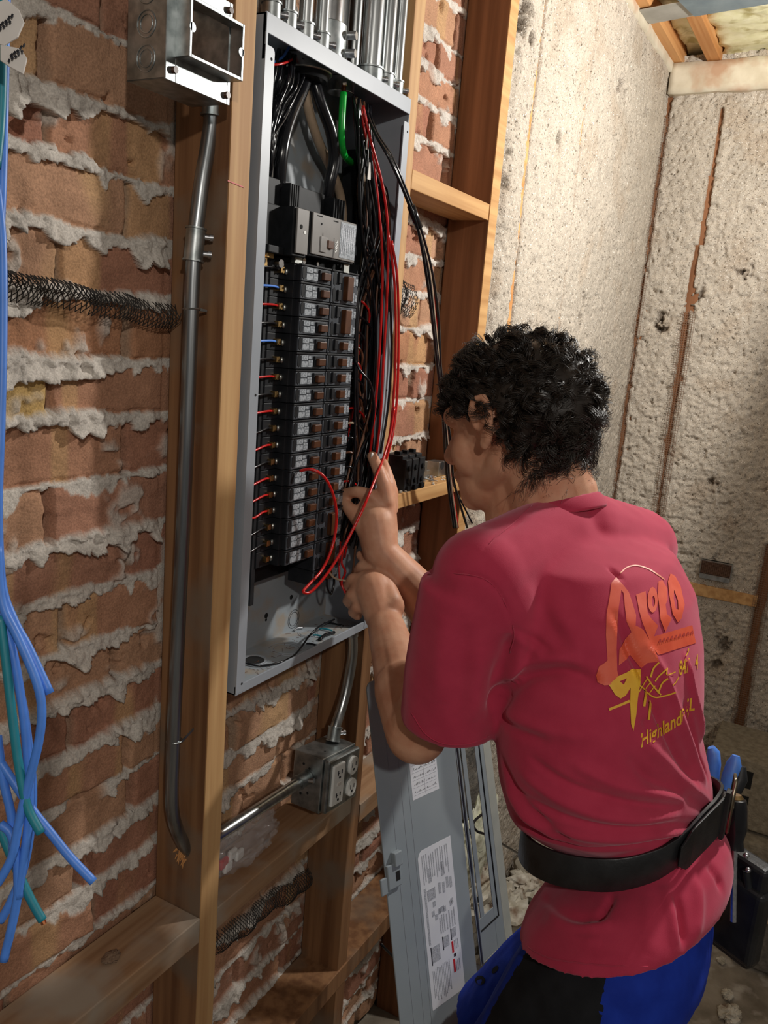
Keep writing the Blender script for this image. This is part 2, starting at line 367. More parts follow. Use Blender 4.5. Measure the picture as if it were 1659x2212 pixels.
    # loose mortar blobs smeared on the faces
    sm = sstep(.66, .74, fbm(X, Z, 14, 4, 901)) * sstep(.35, .5, fbm(X, Z, 60, 3, 905))
    H += sm * .004 * (1 + billow(X, Z, 90, 3, 907)); k3 = (sm * .75)[..., None]; col = col * (1 - k3) + np.array(mort) * .95 * k3
    # nothing may push into the studs or the panel enclosure
    lim = np.full_like(X, 1.0)
    for x0, x1 in ((.785, .84), (1.185, 1.235), (1.55, 1.61)): lim = np.where((X > x0) & (X < x1), .0, lim)
    lim = np.where((X > .82) & (X < 1.22) & (Z > 1.08) & (Z < 1.97), .0, lim)
    H = np.where(lim < .5, np.minimum(H, .0), H)
    Zd = Z - np.clip(H, 0, .05) * .55
    V = np.stack([X.ravel(), (.0885 - H).ravel(), Zd.ravel()], 1)
    me = np_mesh('wall_left', V, grid_faces(len(xs), len(zs)), True, col.reshape(-1, 3))
    o = mesh_obj('wall_left', me, MT['brick']); tag(o, None, None, kind='structure')
brick_wall()
def sbox(name, x0, x1, y0, y1, z0, z1, mat, bevel=0.0):
    o = MB().box(x0, x1, y0, y1, z0, z1).build(name, mat, bevel=bevel); o['kind'] = 'structure'; return o
sbox('wall_left_backing', -.6, 4.0, .125, .16, -.02, 2.62, MT['cmu'])

def foam_wall(name, plane, u0, u1, z0, z1, res, gaps, pits, rough, seed):
    us = np.arange(u0, u1 + res, res); zs = np.arange(z0, z1 + res, res); U, Z = np.meshgrid(us, zs)
    H = .006 + (fbm(U, Z, 7, 3, seed) - .5) * .012 + (fbm(U, Z, 90, 4, seed + 5) - .5) * .009 * rough + (billow(U, Z, 130, 3, seed + 6) - .4) * .004 * rough
    col = np.ones(U.shape + (3,)) * np.array(lin(184, 173, 158)[:3]) * (.86 + .28 * fbm(U, Z, 45, 4, seed + 9))[..., None]
    br = sstep(.55, .75, fbm(U, Z, 10, 4, seed + 20))[..., None] * .35; col = col * (1 - br) + np.array(lin(158, 136, 112)[:3]) * br
    for g in gaps:  # ragged slot over a stud: (u, z0, z1, width, depth)
        gu, ga, gb, gw, gd = g
        ww = gw * (.35 + 1.1 * fbm(U * 0 + gu * 9, Z, 9, 3, seed + int(gu * 100))) + (fbm(U, Z, 80, 3, seed + 33) - .5) * .006
        m = sstep(1.0, .7, np.abs(U - gu - (fbm(U * 0, Z, 4, 2, seed + 3) - .5) * .01) / np.maximum(ww, .0005)) * ((Z > ga) & (Z < gb)) * (ww > 0.0015)
        H = H * (1 - m) - gd * m; k = (m * .8)[..., None]; col = col * (1 - k) + np.array(lin(120, 92, 66)[:3]) * k
    for pu, pz, r in pits:
        d = np.sqrt((U - pu) ** 2 + ((Z - pz) * .75) ** 2) + (fbm(U, Z, 50, 3, seed + 40) - .5) * r * 1.2
        m = sstep(r, r * .45, d) * sstep(.38, .55, fbm(U, Z, 70, 2, seed + 44)); H -= m * .018; k = (m * .75)[..., None]; col = col * (1 - k) + np.array(lin(74, 58, 44)[:3]) * k
    m = sstep(.70, .78, fbm(U, Z, 60, 3, seed + 50)); H -= m * .006 * rough
    if plane == 'y':
        e_ = sstep(u0, u0 + .035, U + (fbm(U, Z, 60, 3, 71) - .5) * .02); H = H * e_ - .0065 * (1 - e_)
        V = np.stack([U.ravel(), -.004 - H.ravel(), Z.ravel()], 1); F = grid_faces(len(us), len(zs))
    else: V = np.stack([2.85 - H.ravel(), -U.ravel(), Z.ravel()], 1); F = grid_faces(len(us), len(zs))
    me = np_mesh(name, V, F, True, col.reshape(-1, 3)); o = mesh_obj(name, me, MT['foam']); o['kind'] = 'structure'; return o
def pY(px, py): p = aY(px, py, -.01); return p.x, p.z
def pXX(px, py): p = aX(px, py, 2.84); return -p.y, p.z
foam_wall('wall_left_insulation', 'y', 1.594, 2.86, 0.0, 2.50, .0034,
          [(1.715, 1.2, 2.35, .0125, .004), (1.72, .2, 1.2, .010, .004), (2.05, 1.6, 2.48, .0055, .012), (2.05, 1.0, 1.6, .009, .004), (2.42, 1.3, 1.9, .003, .006)],
          [pY(1345, 180) + (.035,), pY(1352, 215) + (.02,), pY(1395, 250) + (.03,), pY(1262, 650) + (.028,), pY(1255, 690) + (.022,), pY(1130, 60) + (.04,), pY(1140, 30) + (.03,), pY(1100, 370) + (.03,), pY(1208, 300) + (.02,), pY(1083, 640) + (.02,), pY(1150, 85) + (.015,)], .75, 5)
foam_wall('wall_back', 'x', -.02, 1.6, 0.0, 2.50, .0042,
          [(.010, .4, 2.39, .012, .010), (.165, .8, 1.95, .009, .012), (.175, 1.95, 2.35, .008, .010), (.165, .3, .8, .009, .010), (.525, -.1, 1.05, .017, .008), (.53, 1.05, 1.7, .002, .008)],
          [pXX(1615, 590) + (.022,), pXX(1600, 575) + (.02,), pXX(1425, 690) + (.03,), pXX(1432, 705) + (.02,), pXX(1500, 640) + (.03,), pXX(1490, 660) + (.02,), pXX(1545, 1050) + (.03,), pXX(1560, 1390) + (.03,), pXX(1545, 1440) + (.02,)], 1.7, 9)
sbox('wall_back_sheathing', 2.93, 2.96, -2.6, .2, 0, 2.62, MT['cmu'])
# top plates: the smeared band along both insulated walls
def lumpy_bar(name, o, ua, uv, wv, nu, nv, amp, mat, seed, kind='structure'):
    """box-like bar: origin o, length ua, cross edges uv and wv, with a rough coat"""
    o, ua, uv, wv = map(lambda a: np.array(a, float), (o, ua, uv, wv)); cs = []
    for k in range(4):
        a, b = [(uv * 0, uv), (uv, uv + wv), (uv + wv, wv), (wv, wv * 0)][k]
        for j in range(nv): cs.append(a + (b - a) * j / nv)
    cs = np.array(cs); m = len(cs); ctr = (uv + wv) / 2; V = []
    for i in range(nu + 1):
        for j in range(m):
            p = o + ua * i / nu + cs[j]; d = cs[j] - ctr; d = d / (np.linalg.norm(d) + 1e-6)
            h = (float(fbm(np.array([i * .35]), np.array([j * .6]), 1, 3, seed)[0]) - .5) * amp * 2
            V.append(p + d * h)
    F = [(i * m + j, i * m + (j + 1) % m, (i + 1) * m + (j + 1) % m, (i + 1) * m + j) for i in range(nu) for j in range(m)]
    ob = MB().add(V, F + [tuple(range(m)), tuple(range(nu * m, nu * m + m))]).build(name, mat, smooth=True); ob['kind'] = kind; return ob
lumpy_bar('trim_1', (1.56, -.018, 2.452), (1.29, 0, 0), (0, .06, 0), (0, 0, .055), 90, 3, .0035, MT['plaster'], 3)
lumpy_bar('trim_2', (2.815, -1.6, 2.39), (0, 1.585, 0), (.06, 0, 0), (0, 0, .085), 90, 4, .0045, MT['plaster'], 8)
# ceiling: sheathing far above, spray foam between the joists
sbox('ceiling', 1.2, 3.0, -2.6, .25, 2.66, 2.69, MT['cmu'])
for k, (y0, y1) in enumerate(((-.045, -.006), (-.155, -.115), (-.56, -.52), (-.97, -.93))):
    o = sbox('trim_%d' % (3 + k), 1.5, 2.93, y0, y1, 2.478, 2.655, MT['joist'], .002)
lumpy_bar('spray_foam_gap', (1.6, -.113, 2.515), (1.32, 0, 0), (0, .066, 0), (0, 0, .08), 70, 4, .018, MT['sprayfoam'], 14)
lumpy_bar('spray_foam_bay', (2.0, -.518, 2.50), (.93, 0, 0), (0, .362, 0), (0, 0, .1), 60, 14, .022, MT['sprayfoam'], 19)
lumpy_bar('spray_foam_bay', (2.0, -.928, 2.50), (.93, 0, 0), (0, .366, 0), (0, 0, .1), 60, 14, .022, MT['sprayfoam'], 29)
for n_, lb in (('spray_foam_gap', 'dark crusty spray foam between the two ceiling joists by the wall'), ('spray_foam_bay', 'bright yellow spray foam between ceiling joists'), ('spray_foam_bay.001', 'yellow spray foam in the joist bay further right')):
    o = bpy.data.objects[n_]; del o['kind']; tag(o, lb, 'spray foam', 'spray foam between the ceiling joists')
# floor
sbox('floor', -1.2, 3.0, -2.8, .2, -.05, 0.0, MT['concrete'])

# ------------------------------------------------------------------ studs and blocks
def timber(name, x0, x1, y0, y1, z0, z1, mat, label, cat='stud', group=None, bev=.0015):
    o = MB().box(x0, x1, y0, y1, z0, z1).build(name, mat, bevel=bev); return tag(o, label, cat, group)
# stud that carries the panel's left side; its lower part is drilled for the conduit
st1 = thing('wall_stud', 'vertical pine stud between the bare brick and the left edge of the breaker panel', 'stud', (.813, .04, 0))
MB().box(.7945, .8305, .0, .084, .0, 2.5).build('timber', MT['stud_old'], st1, bevel=.0015)
MB().box(.7945, .8305, -.0012, .0005, .0, 2.5).build('pale_face', MT['stud_light'], st1)  # paler wood sheet on the front of the brown stud
ch = MB(); hp = aX(392, 1850, .7945)
for k in range(26):
    a = rnd.uniform(0, 6.28); r1 = rnd.uniform(.002, .010)
    p = Vector((.7943, hp.y + r1 * math.cos(a), hp.z + .004 + r1 * math.sin(a) * 1.6))
    ch.cone(p, p + Vector((-rnd.uniform(.002, .006), rnd.uniform(-.004, .004), rnd.uniform(-.012, -.002))), .0016, .0003, 5)
o = ch.build('splintered_edge', MT['joist'], st1); o['label'] = 'raw orange splinters around the drilled hole'
mk = MB().frame(aY(492, 389, -.0018), (.030, 0, -.002), (0, -.0002, 0), (0, 0, -.0012)).build('pencil_mark', MT['redprint'], st1); mk['label'] = 'red pencil line across the face'
st2 = thing('wall_stud', 'vertical stud along the right side of the breaker panel, dirty brown below it', 'stud', (1.221, .04, 0))
MB().box(1.2045, 1.238, .0, .086, 1.098, 2.5).build('timber', MT['stud_light'], st2, bevel=.0015)
MB().box(1.2035, 1.2375, .001, .086, .0, 1.0975).build('timber', MT['stud_old'], st2, bevel=.0015)
st3 = thing('wall_stud', 'dark reddish stud where the brick ends and the sprayed insulation begins', 'stud', (1.58, .04, 0))
MB().box(1.5625, 1.601, .0, .086, .0, 2.5).build('timber', MT['stud_red'], st3, bevel=.0015)
MB().box(1.5625, 1.601, -.0012, .0005, .0, 2.5).build('pale_face', MT['block_x'], st3)  # paler wood sheet on the front of the reddish stud
for i, xx in enumerate((1.715, 2.05, 2.42)):
    timber('wall_stud', xx - .019, xx + .019, -.0035, .08, .0, 2.45, MT['joist'], ['stud edge showing as an orange line nearest the dark corner stud', 'stud edge showing as a thin orange crack, middle of the insulated wall', 'stud buried in the insulation nearest the room corner'][i])
for i, yy in enumerate((-.02, -.17, -.525)):
    timber('wall_stud', 2.855, 2.93, yy - .02, yy + .02, 0, 2.39, MT['stud_red'], ['stud behind the netting right in the room corner', 'reddish stud behind netting in the far wall, middle one', 'brown stud at the right end of the far wall beside the wall box'][i])
b0 = aX(1480, 1262, 2.84); timber('blocking', 2.836, 2.90, -.515, -.18, b0.z - .028, b0.z + .010, MT['block_x'], 'horizontal wood block under the box on the far wall', 'wood block')
timber('blocking', 1.239, 1.5615, .0, .078, 1.829, 1.859, MT['block_x'], 'short wood block high between the studs right of the panel', 'wood block')
timber('blocking', 1.239, 1.5615, -.001, .083, 1.298, 1.325, MT['block_x'], 'wood block used as a shelf for spare breakers and screws', 'wood block')
timber('blocking', .8315, 1.2035, .0, .083, .738, .774, MT['block_dusty'], 'dusty wood block under the outlet box', 'wood block')
timber('blocking', .20, .7935, -.002, .083, .744, .783, MT['block_dusty'], 'dusty wood block in the bottom left corner with wire shadows on it', 'wood block')
timber('blocking', 1.239, 1.5615, .0, .083, .70, .738, MT['block_dusty'], 'wood block half hidden behind the grey panel cover', 'wood block')
timber('bottom_plate', .83, 1.56, -.002, .085, .36, .40, MT['stud_old'], 'low wooden rail near the bottom of the brick', 'wood block')

# expanded metal lath strips squeezed out of the joints
def lath(pts, w0, w1, label, seed, ystart):
    r = random.Random(seed); mb = MB(); dx, dz = .0058, .0050
    n = int((pts[1][0] - pts[0][0]) / dx); m = int((w0 + w1) / dz)
    def P(i, j):
        x = pts[0][0] + i * dx; t = i / max(n, 1); zc = pts[0][1] * (1 - t) + pts[1][1] * t
        z = zc + (j - m / 2) * dz
        yy = ystart - .012 * math.sin(j / m * math.pi) - .004 * math.sin(i * .23 + seed) - .003 * math.sin(i * .61)
        return Vector((x + (dx / 2 if j % 2 else 0), yy, z + .0014 * math.sin(i * .4)))
    for i in range(n):
        for j in range(m):
            if r.random() < .06: continue
            a = P(i, j); b = P(i, j + 1); mb.tube([a, b], .0006, 3, False)
            b2 = P(i + (1 if j % 2 else -1), j + 1); mb.tube([a, b2], .0006, 3, False)
    o = mb.build('metal_lath', MT['lath']); return tag(o, label, 'metal lath', 'diamond lath strips in the brickwork', )
lath(((.50, 1.622), (.792, 1.598)), .016, .018, 'black diamond mesh strip across the bare brick left of the conduit', 1, .070)
lath(((.50, 1.629), (.70, 1.61)), .009, .008, 'crumpled second layer of black mesh on the bare brick', 4, .062)
lath(((1.315, 1.672), (1.40, 1.662)), .030, .034, 'small black mesh flap right of the panel', 2, .062)
lath(((.86, .628), (1.185, .585)), .022, .024, 'rusty mesh strip in the bricks below the dusty block', 3, .072)

# ------------------------------------------------------------------ breaker panel enclosure
PX0, PX1, PZ0, PZ1, PF, PB = .842, 1.203, 1.102, 1.951, -.006, .083
pan = thing('electrical_cabinet', 'open grey steel breaker panel enclosure mounted between two studs', 'electrical panel', (1.02, .04, PZ0))
T = .0018
MB().box(PX0, PX1, PB, PB + T, PZ0, PZ1).build('back_plate', MT['paint_in'], pan)
MB().box(PX0, PX0 + T, PF, PB, PZ0, PZ1).build('side_plate', MT['paint'], pan)
MB().box(PX1 - T, PX1, PF, PB, PZ0, PZ1).build('side_plate', MT['paint'], pan)
MB().box(PX0, PX1, PF + .001, PB, PZ1 - T, PZ1).build('top_plate', MT['paint'], pan)
MB().box(PX0, PX1, PF + .001, PB, PZ0, PZ0 + T).build('bottom_plate', MT['paint_in'], pan)
m = MB(); m.box(PX0, PX1, PF - .001, PF + T, PZ1 - .021, PZ1 + .001); m.box(PX0, PX0 + .004, PF - .0015, PF + .004, PZ1 - .05, PZ1)
m.build('top_rail', MT['paint'], pan, bevel=.0006)
m = MB(); m.box(PX0, PX1, PF - .001, PF + T, PZ0 - .001, PZ0 + .013); m.build('bottom_rail', MT['paint'], pan, bevel=.0006)
def flange(x0, x1):
    zt, zb, r = PZ1 - .034, PZ0 + .002, .006
    poly = [(x0, zb), (x1, zb), (x1, zt - r)] + [(x1 - r + r * math.cos(a), zt - r + r * math.sin(a)) for a in (.4, .8, 1.2, 1.57)] + [(x0, zt)]
    m = MB().prism(poly, (0, PF - T, 0), (1, 0, 0), (0, 0, 1), (0, T, 0))
    f = m.build('side_flange', MT['paint'], pan)
    h = MB()
    for z in (zt - .013, (zt + zb) / 2, zb + .012): h.cone(((x0 + x1) / 2 + .003, PF - T - .0003, z), ((x0 + x1) / 2 + .003, PF - T + .0006, z), .0018, n=10)
    h.build('screw_hole', MT['dark'], f)
flange(PX0, PX0 + .0175); flange(PX1 - .0175, PX1)
_h = aZ(550, 1426, PZ0 + T)
m = MB()
_k = aZ(618, 1402, PZ0 + T)
for x, y, r in ((_h.x, _h.y, .016), (_k.x, _k.y, .022), (1.10, .05, .013)):
    for q in (1.0, .72): m.ring((x, y, PZ0 + T + .0002), (0, 0, 1), r * q + .004, .0005, 28, 5)
m.build('knockout', MT['paint'], pan)
MB().cone((_h.x, _h.y, PZ0 + T), (_h.x, _h.y, PZ0 + T + .0006), .0145, n=24).build('open_hole', MT['dark'], pan)
m = MB()
_a, _b2, _c = aY(575, 1330, PB), aY(629, 1290, PB), aY(634, 1337, PB)
for x, z, r in ((_a.x, _a.z, .0045), (_a.x, _a.z - .007, .0025), (_b2.x, _b2.z, .004)): m.cone((x, PB - .0004, z), (x, PB + .0005, z), r, n=12)
for q in (.016, .012): m.ring((_c.x, PB - .0002, _c.z), (0, 1, 0), q, .0004, 26, 4)
m.build('keyhole_slot', MT['dark'], pan)
o = MB().box(.985, 1.055, PB - .0008, PB - .0002, 1.74, 1.80).build('rating_label', MT['paper'], pan)
m = MB()
for k in range(12): m.box(.988, 1.052, PB - .0012, PB - .0007, 1.744 + k * .0045, 1.7458 + k * .0045)
m.build('printed_lines', MT['inkgrey'], o)
# the black bus carrier behind the breakers
MB().box(.905, 1.150, .052, .070, 1.225, 1.76).build('bus_carrier', MT['blk'], pan, bevel=.002)
m = MB()
for x in (.914, 1.142): m.box(x - .004, x + .004, .028, .06, 1.205, 1.70)
m.build('mounting_rail', MT['blk2'], pan)
nb = MB().box(1.150, 1.176, .058, .072, 1.58, 1.865).build('neutral_bar', MT['brass'], pan, bevel=.001)
m = MB()
for k in range(34):
    z = 1.588 + k * .0082
    for x in (1.157, 1.169): m.cone((x, .0585, z), (x, .0565, z), .0026, n=8)
m.build('terminal_screw', MT['blk2'], nb)
MB().box(1.147, 1.153, .050, .072, 1.56, 1.87).build('bar_carrier', MT['blk'], pan)
MB().box(1.105, 1.165, .02, .05, 1.655, 1.672).build('support_arm', MT['blk'], pan, bevel=.001)
# big conduit locknut and grounding bushing under the top
lk = thing('conduit_locknut', 'large round locknut and bushing under the panel top around the black cables', 'conduit fitting', (.99, .04, 1.93))
m = MB(); m.cone((.990, .040, 1.948), (.990, .040, 1.930), .036, .036, 28); m.build('nut', MT['alu'], lk, 'auto', .0015)
MB().cone((.990, .040, 1.930), (.990, .040, 1.922), .033, .029, 28).build('bushing', MT['blk'], lk, 'auto')
lk = thing('conduit_locknut', 'smaller shiny locknut beside the green ground cable under the panel top', 'conduit fitting', (1.06, .04, 1.93))
MB().cone((1.075, .038, 1.948), (1.075, .038, 1.928), .019, .019, 20).build('nut', MT['silver'], lk, 'auto', .001)
MB().cone((1.052, .018, 1.934), (1.052, .012, 1.934), .0035, n=8).build('lug_screw', MT['silver'], lk)

# text glyphs from Blender's own font, as flat geometry
def glyphs(txt, bold=0.0):
    c = bpy.data.curves.new('t', 'FONT'); c.body = txt; c.offset = bold; c.resolution_u = 3
    o = bpy.data.objects.new('t', c); COL.objects.link(o); dg = bpy.context.evaluated_depsgraph_get()
    me = o.evaluated_get(dg).to_mesh(); V = [(v.co.x, v.co.y) for v in me.vertices]; F = [tuple(p.vertices) for p in me.polygons]
    o.evaluated_get(dg).to_mesh_clear(); bpy.data.objects.remove(o); bpy.data.curves.remove(c); return V, F
def text_on(name, txt, o, ax, up, size, mat, parent, bold=.0):
    V, F = glyphs(txt, bold); o, ax, up = map(Vector, (o, ax, up)); nrm = ax.cross(up)
    return MB().add([o + ax * x * size + up * y * size for x, y in V], F).build(name, mat, parent)

# main breaker
mb_ = thing('main_breaker', '200 amp main breaker with grey face and brown toggle above the breaker rows', 'circuit breaker', (1.0, .03, 1.69))
m = MB(); m.box(.960, 1.074, -.003, .052, 1.694, 1.751); m.box(.884, .928, .022, .052, 1.690, 1.752); m.box(.926, .958, .000, .052, 1.690, 1.752); m.box(.892, .925, .012, .03, 1.69, 1.70); m.build('case', MT['blk'], mb_, bevel=.0015)
MB().box(.9625, 1.073, -.0055, -.003, 1.697, 1.7505).build('face_plate', MT['mainface'], mb_, bevel=.0008)
MB().box(.930, .9565, -.0035, -.0005, 1.694, 1.7505).build('face_plate', MT['mainface'], mb_, bevel=.0008)
m = MB()
for x0, x1 in ((.885, .958), (.972, 1.072)):
    m.box(x0, x0 + (x1 - x0) * .64, .028, .055, 1.752, 1.785)
    for k in range(5): x = x0 + (x1 - x0) * (.68 + .066 * k); m.box(x, x + .0032, .014, .055, 1.752, 1.782)
m.build('terminal_shroud', MT['blk'], mb_, bevel=.001)
MB().box(.997, 1.011, -.0095, -.005, 1.708, 1.719).build('toggle', MT['handle'], mb_, bevel=.001)
m = MB(); m.box(.982, .998, -.0075, -.005, 1.702, 1.722); m.build('toggle_slot', MT['silver'], mb_)
m = MB(); m.box(.972, .984, -.0058, -.0052, 1.7465, 1.748); m.box(1.012, 1.024, -.0058, -.0052, 1.7455, 1.747); m.cone((.983, -.006, 1.738), (.983, -.005, 1.738), .0016, n=8); m.cone((.939, -.004, 1.728), (.939, -.003, 1.728), .003, n=10); m.box(1.0155, 1.0163, -.0058, -.0052, 1.698, 1.724)
m.build('recess', MT['dark'], mb_)
MB().cone((.9475, -.0042, 1.722), (.9475, -.0034, 1.722), .0024, n=10).build('white_dot', MT['white'], mb_)
text_on('rating_200A', '200A', (1.0195, -.0061, 1.7215), (0, 0, -1), (1, 0, 0), .0075, MT['white'], mb_, .03)
text_on('on_mark', 'ON', (.986, -.0061, 1.727), (0, 0, -1), (1, 0, 0), .0035, MT['ink'], mb_)
lb = MB().box(1.031, 1.072, -.0060, -.0054, 1.700, 1.748).build('printed_label', MT['brklabel'], mb_)
m = MB()
for k in range(7): m.box(1.034 + k * .0052, 1.0365 + k * .0052, -.0064, -.0059, 1.704 + rnd.uniform(0, .008), 1.745)
m.build('printed_lines', MT['inkgrey'], lb)
# bare bus ends and lugs below the main breaker
bl = thing('bus_lug', 'brass and steel bus lugs showing between the main breaker and the first breaker row', 'terminal lug', (.95, .03, 1.685))
m = MB(); m.box(.880, .905, .022, .045, 1.672, 1.690); m.box(.9, .915, .020, .03, 1.684, 1.695); m.build('lug_block', MT['brass'], bl, bevel=.001)
MB().cone((.893, .0215, 1.680), (.893, .0205, 1.680), .0055, n=12).build('lug_bore', MT['dark'], bl)
MB().cone((.921, .02, 1.679), (.921, .012, 1.679), .006, n=6).build('set_screw', MT['silver'], bl)
MB().cone((.970, .018, 1.688), (.970, .01, 1.688), .004, n=10).build('set_screw', MT['silver'], bl)
MB().cone((1.000, .018, 1.687), (1.000, .008, 1.687), .003, n=8).build('set_screw', MT['silver'], bl)
MB().box(.948, .965, .010, .016, 1.683, 1.697).build('bus_tab', MT['alu'], bl)
MB().box(1.058, 1.073, .002, .006, 1.682, 1.696).build('bus_tab', MT['alu'], bl)

# circuit breakers: one built, the rest copies
PITCH = .0236; ZT = 1.684
ORD = ['first', 'second', 'third', 'fourth', 'fifth', 'sixth', 'seventh', 'eighth', 'ninth', 'tenth', 'eleventh', 'twelfth', 'thirteenth', 'fourteenth', 'fifteenth', 'sixteenth', 'seventeenth', 'eighteenth']
def breaker_left():
    t = thing('circuit_breaker', 'x', 'circuit breaker', (.995, .03, 0)); h = PITCH - .0008
    MB().box(.9575, 1.0288, .0042, .0062, -h / 2 + .0006, h / 2 - .0032).build('face_plate', MT['brkface'], t, bevel=.0005)
    m = MB(); m.box(.957, 1.0295, .006, .05, -h / 2, h / 2); m.box(.917, .957, .026, .05, -h / 2, h / 2); m.box(.950, .957, .012, .03, -h / 2, h / 2)
    m.box(.955, 1.0295, .003, .007, h / 2 - .0025, h / 2); m.build('case', MT['brk'], t, bevel=.0006)
    MB().prism([(.959, -.006), (.9625, -.009), (.966, -.006), (.966, .006), (.9625, .009), (.959, .006)], (0, .0044, 0), (1, 0, 0), (0, 0, 1), (0, -.0008, 0)).build('window', MT['blk'], t)
    m = MB(); m.box(.968, .983, .0032, .0045, -.0085, -.0005); m.box(.968, .983, .0032, .0045, .0008, .0075); m.box(.9845, .995, .0032, .0045, -.0085, .001); m.box(.9845, .993, .0032, .0045, .0025, .007); m.build('rating_label', MT['brklabel'], t)
    MB().box(.998, 1.021, .0015, .006, -.0075, .0068).build('toggle_frame', MT['brk'], t, bevel=.0008)
    MB().box(1.002, 1.019, -.0035, .006, -.0062, .0040).build('toggle', MT['handle'], t, bevel=.001)
    m = MB(); m.cone((.938, .0258, 0), (.938, .0205, 0), .0042, n=12); m.box(.9315, .933, .0195, .027, -.004, .004); m.build('terminal_screw', MT['brass'], t, 'auto')
    m = MB(); m.ell((.9485, .0235, -.001), (.0032, .003, .0048), 10, 6); m.build('terminal_clamp', MT['alu'], t, True)
    return t
def breaker_right(two=False):
    t = thing('circuit_breaker', 'x', 'circuit breaker', (1.07, .03, 0)); h = PITCH * (2 if two else 1) - .0008
    MB().box(1.0325, 1.1035, .0042, .0062, -h / 2 + .0006, h / 2 - .0032).build('face_plate', MT['brkface'], t, bevel=.0005)
    m = MB(); m.box(1.0315, 1.1045, .006, .05, -h / 2, h / 2); m.box(1.1045, 1.138, .026, .05, -h / 2, h / 2); m.box(1.0315, 1.1045, .003, .007, h / 2 - .0025, h / 2); m.build('case', MT['brk'], t, bevel=.0006)
    m = MB()
    for zc in ((-PITCH / 2, PITCH / 2) if two else (0,)):
        m.prism([(1.036, zc - .008), (1.040, zc - .0105), (1.044, zc - .006), (1.044, zc + .006), (1.040, zc + .0105), (1.036, zc + .008)], (0, .0044, 0), (1, 0, 0), (0, 0, 1), (0, -.0008, 0))
    m.build('window', MT['blk'], t)
    m = MB()
    for zc in ((-PITCH / 2, PITCH / 2) if two else (0,)): m.box(1.0465, 1.055, .0005, .0062, zc - .007, zc + .008)
    m.build('toggle_frame', MT['brk'], t, bevel=.0008)
    if two: MB().box(1.064, 1.080, -.004, .006, -.018, .0165).build('toggle', MT['handle'], t, bevel=.001)
    else: MB().box(1.064, 1.078, -.003, .006, -.0060, .005).build('toggle', MT['handle'], t, bevel=.001)
    m = MB()
    for zc in ((-PITCH / 2, PITCH / 2) if two else (0,)): m.box(1.0875, 1.0945, .0032, .0045, zc - .008, zc + .007); m.box(1.0960, 1.1020, .0032, .0045, zc - .006, zc + .004)
    m.build('rating_label', MT['brklabel'], t)
    return t
def place(t, z, label, group):
    t.location.z = z; t['label'] = label; t['group'] = group
pl = breaker_left()
for k in range(18):
    o = pl if k == 0 else copy_tree(pl)
    place(o, ZT - (k + .5) * PITCH, 'black single-pole breaker with brass terminal in the left column, %s from the top' % ORD[k], 'breakers in the left column')
p2 = breaker_right(True); p1_ = breaker_right(False); k = 0; n2 = n1 = 0; idx = 0
for kind in '22111111111112211'[:16]:
    if kind == '2':
        o = p2 if n2 == 0 else copy_tree(p2); n2 += 1; z = ZT - (k + 1) * PITCH; k += 2
    else:
        o = p1_ if n1 == 0 else copy_tree(p1_); n1 += 1; z = ZT - (k + .5) * PITCH; k += 1
    if k > 19: z = z
    place(o, z, 'black %s breaker in the right column, %s from the top' % ('double-pole' if kind == '2' else 'single-pole', ORD[idx]), 'breakers in the right column'); idx += 1

# ------------------------------------------------------------------ conduits
def coupling(name, p, d, r, L, parent, screws=2, mat='galv', sd=(.3, -1, 0)):
    p = Vector(p); d = Vector(d).normalized(); m = MB(); m.cone(p, p + d * L, r, r, 20); m.cone(p, p + d * .002, r * 1.12, r * 1.12, 20); m.cone(p + d * (L - .002), p + d * L, r * 1.12, r * 1.12, 20)
    o = m.build(name, MT[mat], parent, 'auto'); s = MB(); sd = Vector(sd).normalized()
    for k in range(screws):
        q = p + d * L * (.25 + .5 * k if screws == 2 else .5); s.cone(q + sd * r * .8, q + sd * (r + .007), .0035, n=10); s.cone(q + sd * (r + .005), q + sd * (r + .009), .0044, n=10)
        s.box(*[v for i in range(3) for v in ((q + sd * (r + .0092))[i] - .0005, (q + sd * (r + .0092))[i] + .0005)])
    s.build('set_screw', MT['zinc'], o, 'auto'); return o
EM = [(.872, .0088), (.905, .0088), (.942, .0088), (.978, .0088), (1.020, .022), (1.118, .0145), (1.148, .0105), (1.182, .0088)]
names = ['leftmost', 'second from the left', 'third from the left', 'fourth from the left', 'fat', 'thick one just right of the middle', 'second from the right', 'rightmost']
for i, (x, r) in enumerate(EM):
    lb = 'fat silver conduit with bolted fitting rising from the panel top' if i == 4 else 'silver conduit rising from the panel top, ' + names[i] + (' in the front row' if i < 4 or i > 5 else '')
    t = thing('steel_conduit', lb, 'conduit', (x, .012, PZ1), 'conduits rising from the panel top')
    yy = .030 if i == 4 else (.018 if i == 5 else .010)
    MB().cone((x, yy, PZ1 + .004), (x, yy, 2.6), r, r, 24).build('pipe', MT['silver' if i == 4 else 'emt'], t, 'auto')
    if i == 4:
        MB().cone((x, yy, PZ1), (x, yy, PZ1 + .048), .0265, .0265, 26).build('fitting', MT['galv'], t, 'auto', .001)
        s = MB()
        for z in (PZ1 + .014, PZ1 + .036): s.cone((x + .012, yy - .026, z), (x + .015, yy - .038, z), .0055, n=10)
        s.build('clamp_bolt', MT['zinc'], t, 'auto')
    else: coupling('connector', (x, yy, PZ1), (0, 0, 1), r * 1.28, .022, t, 1, sd=(.8, -.6, 0))
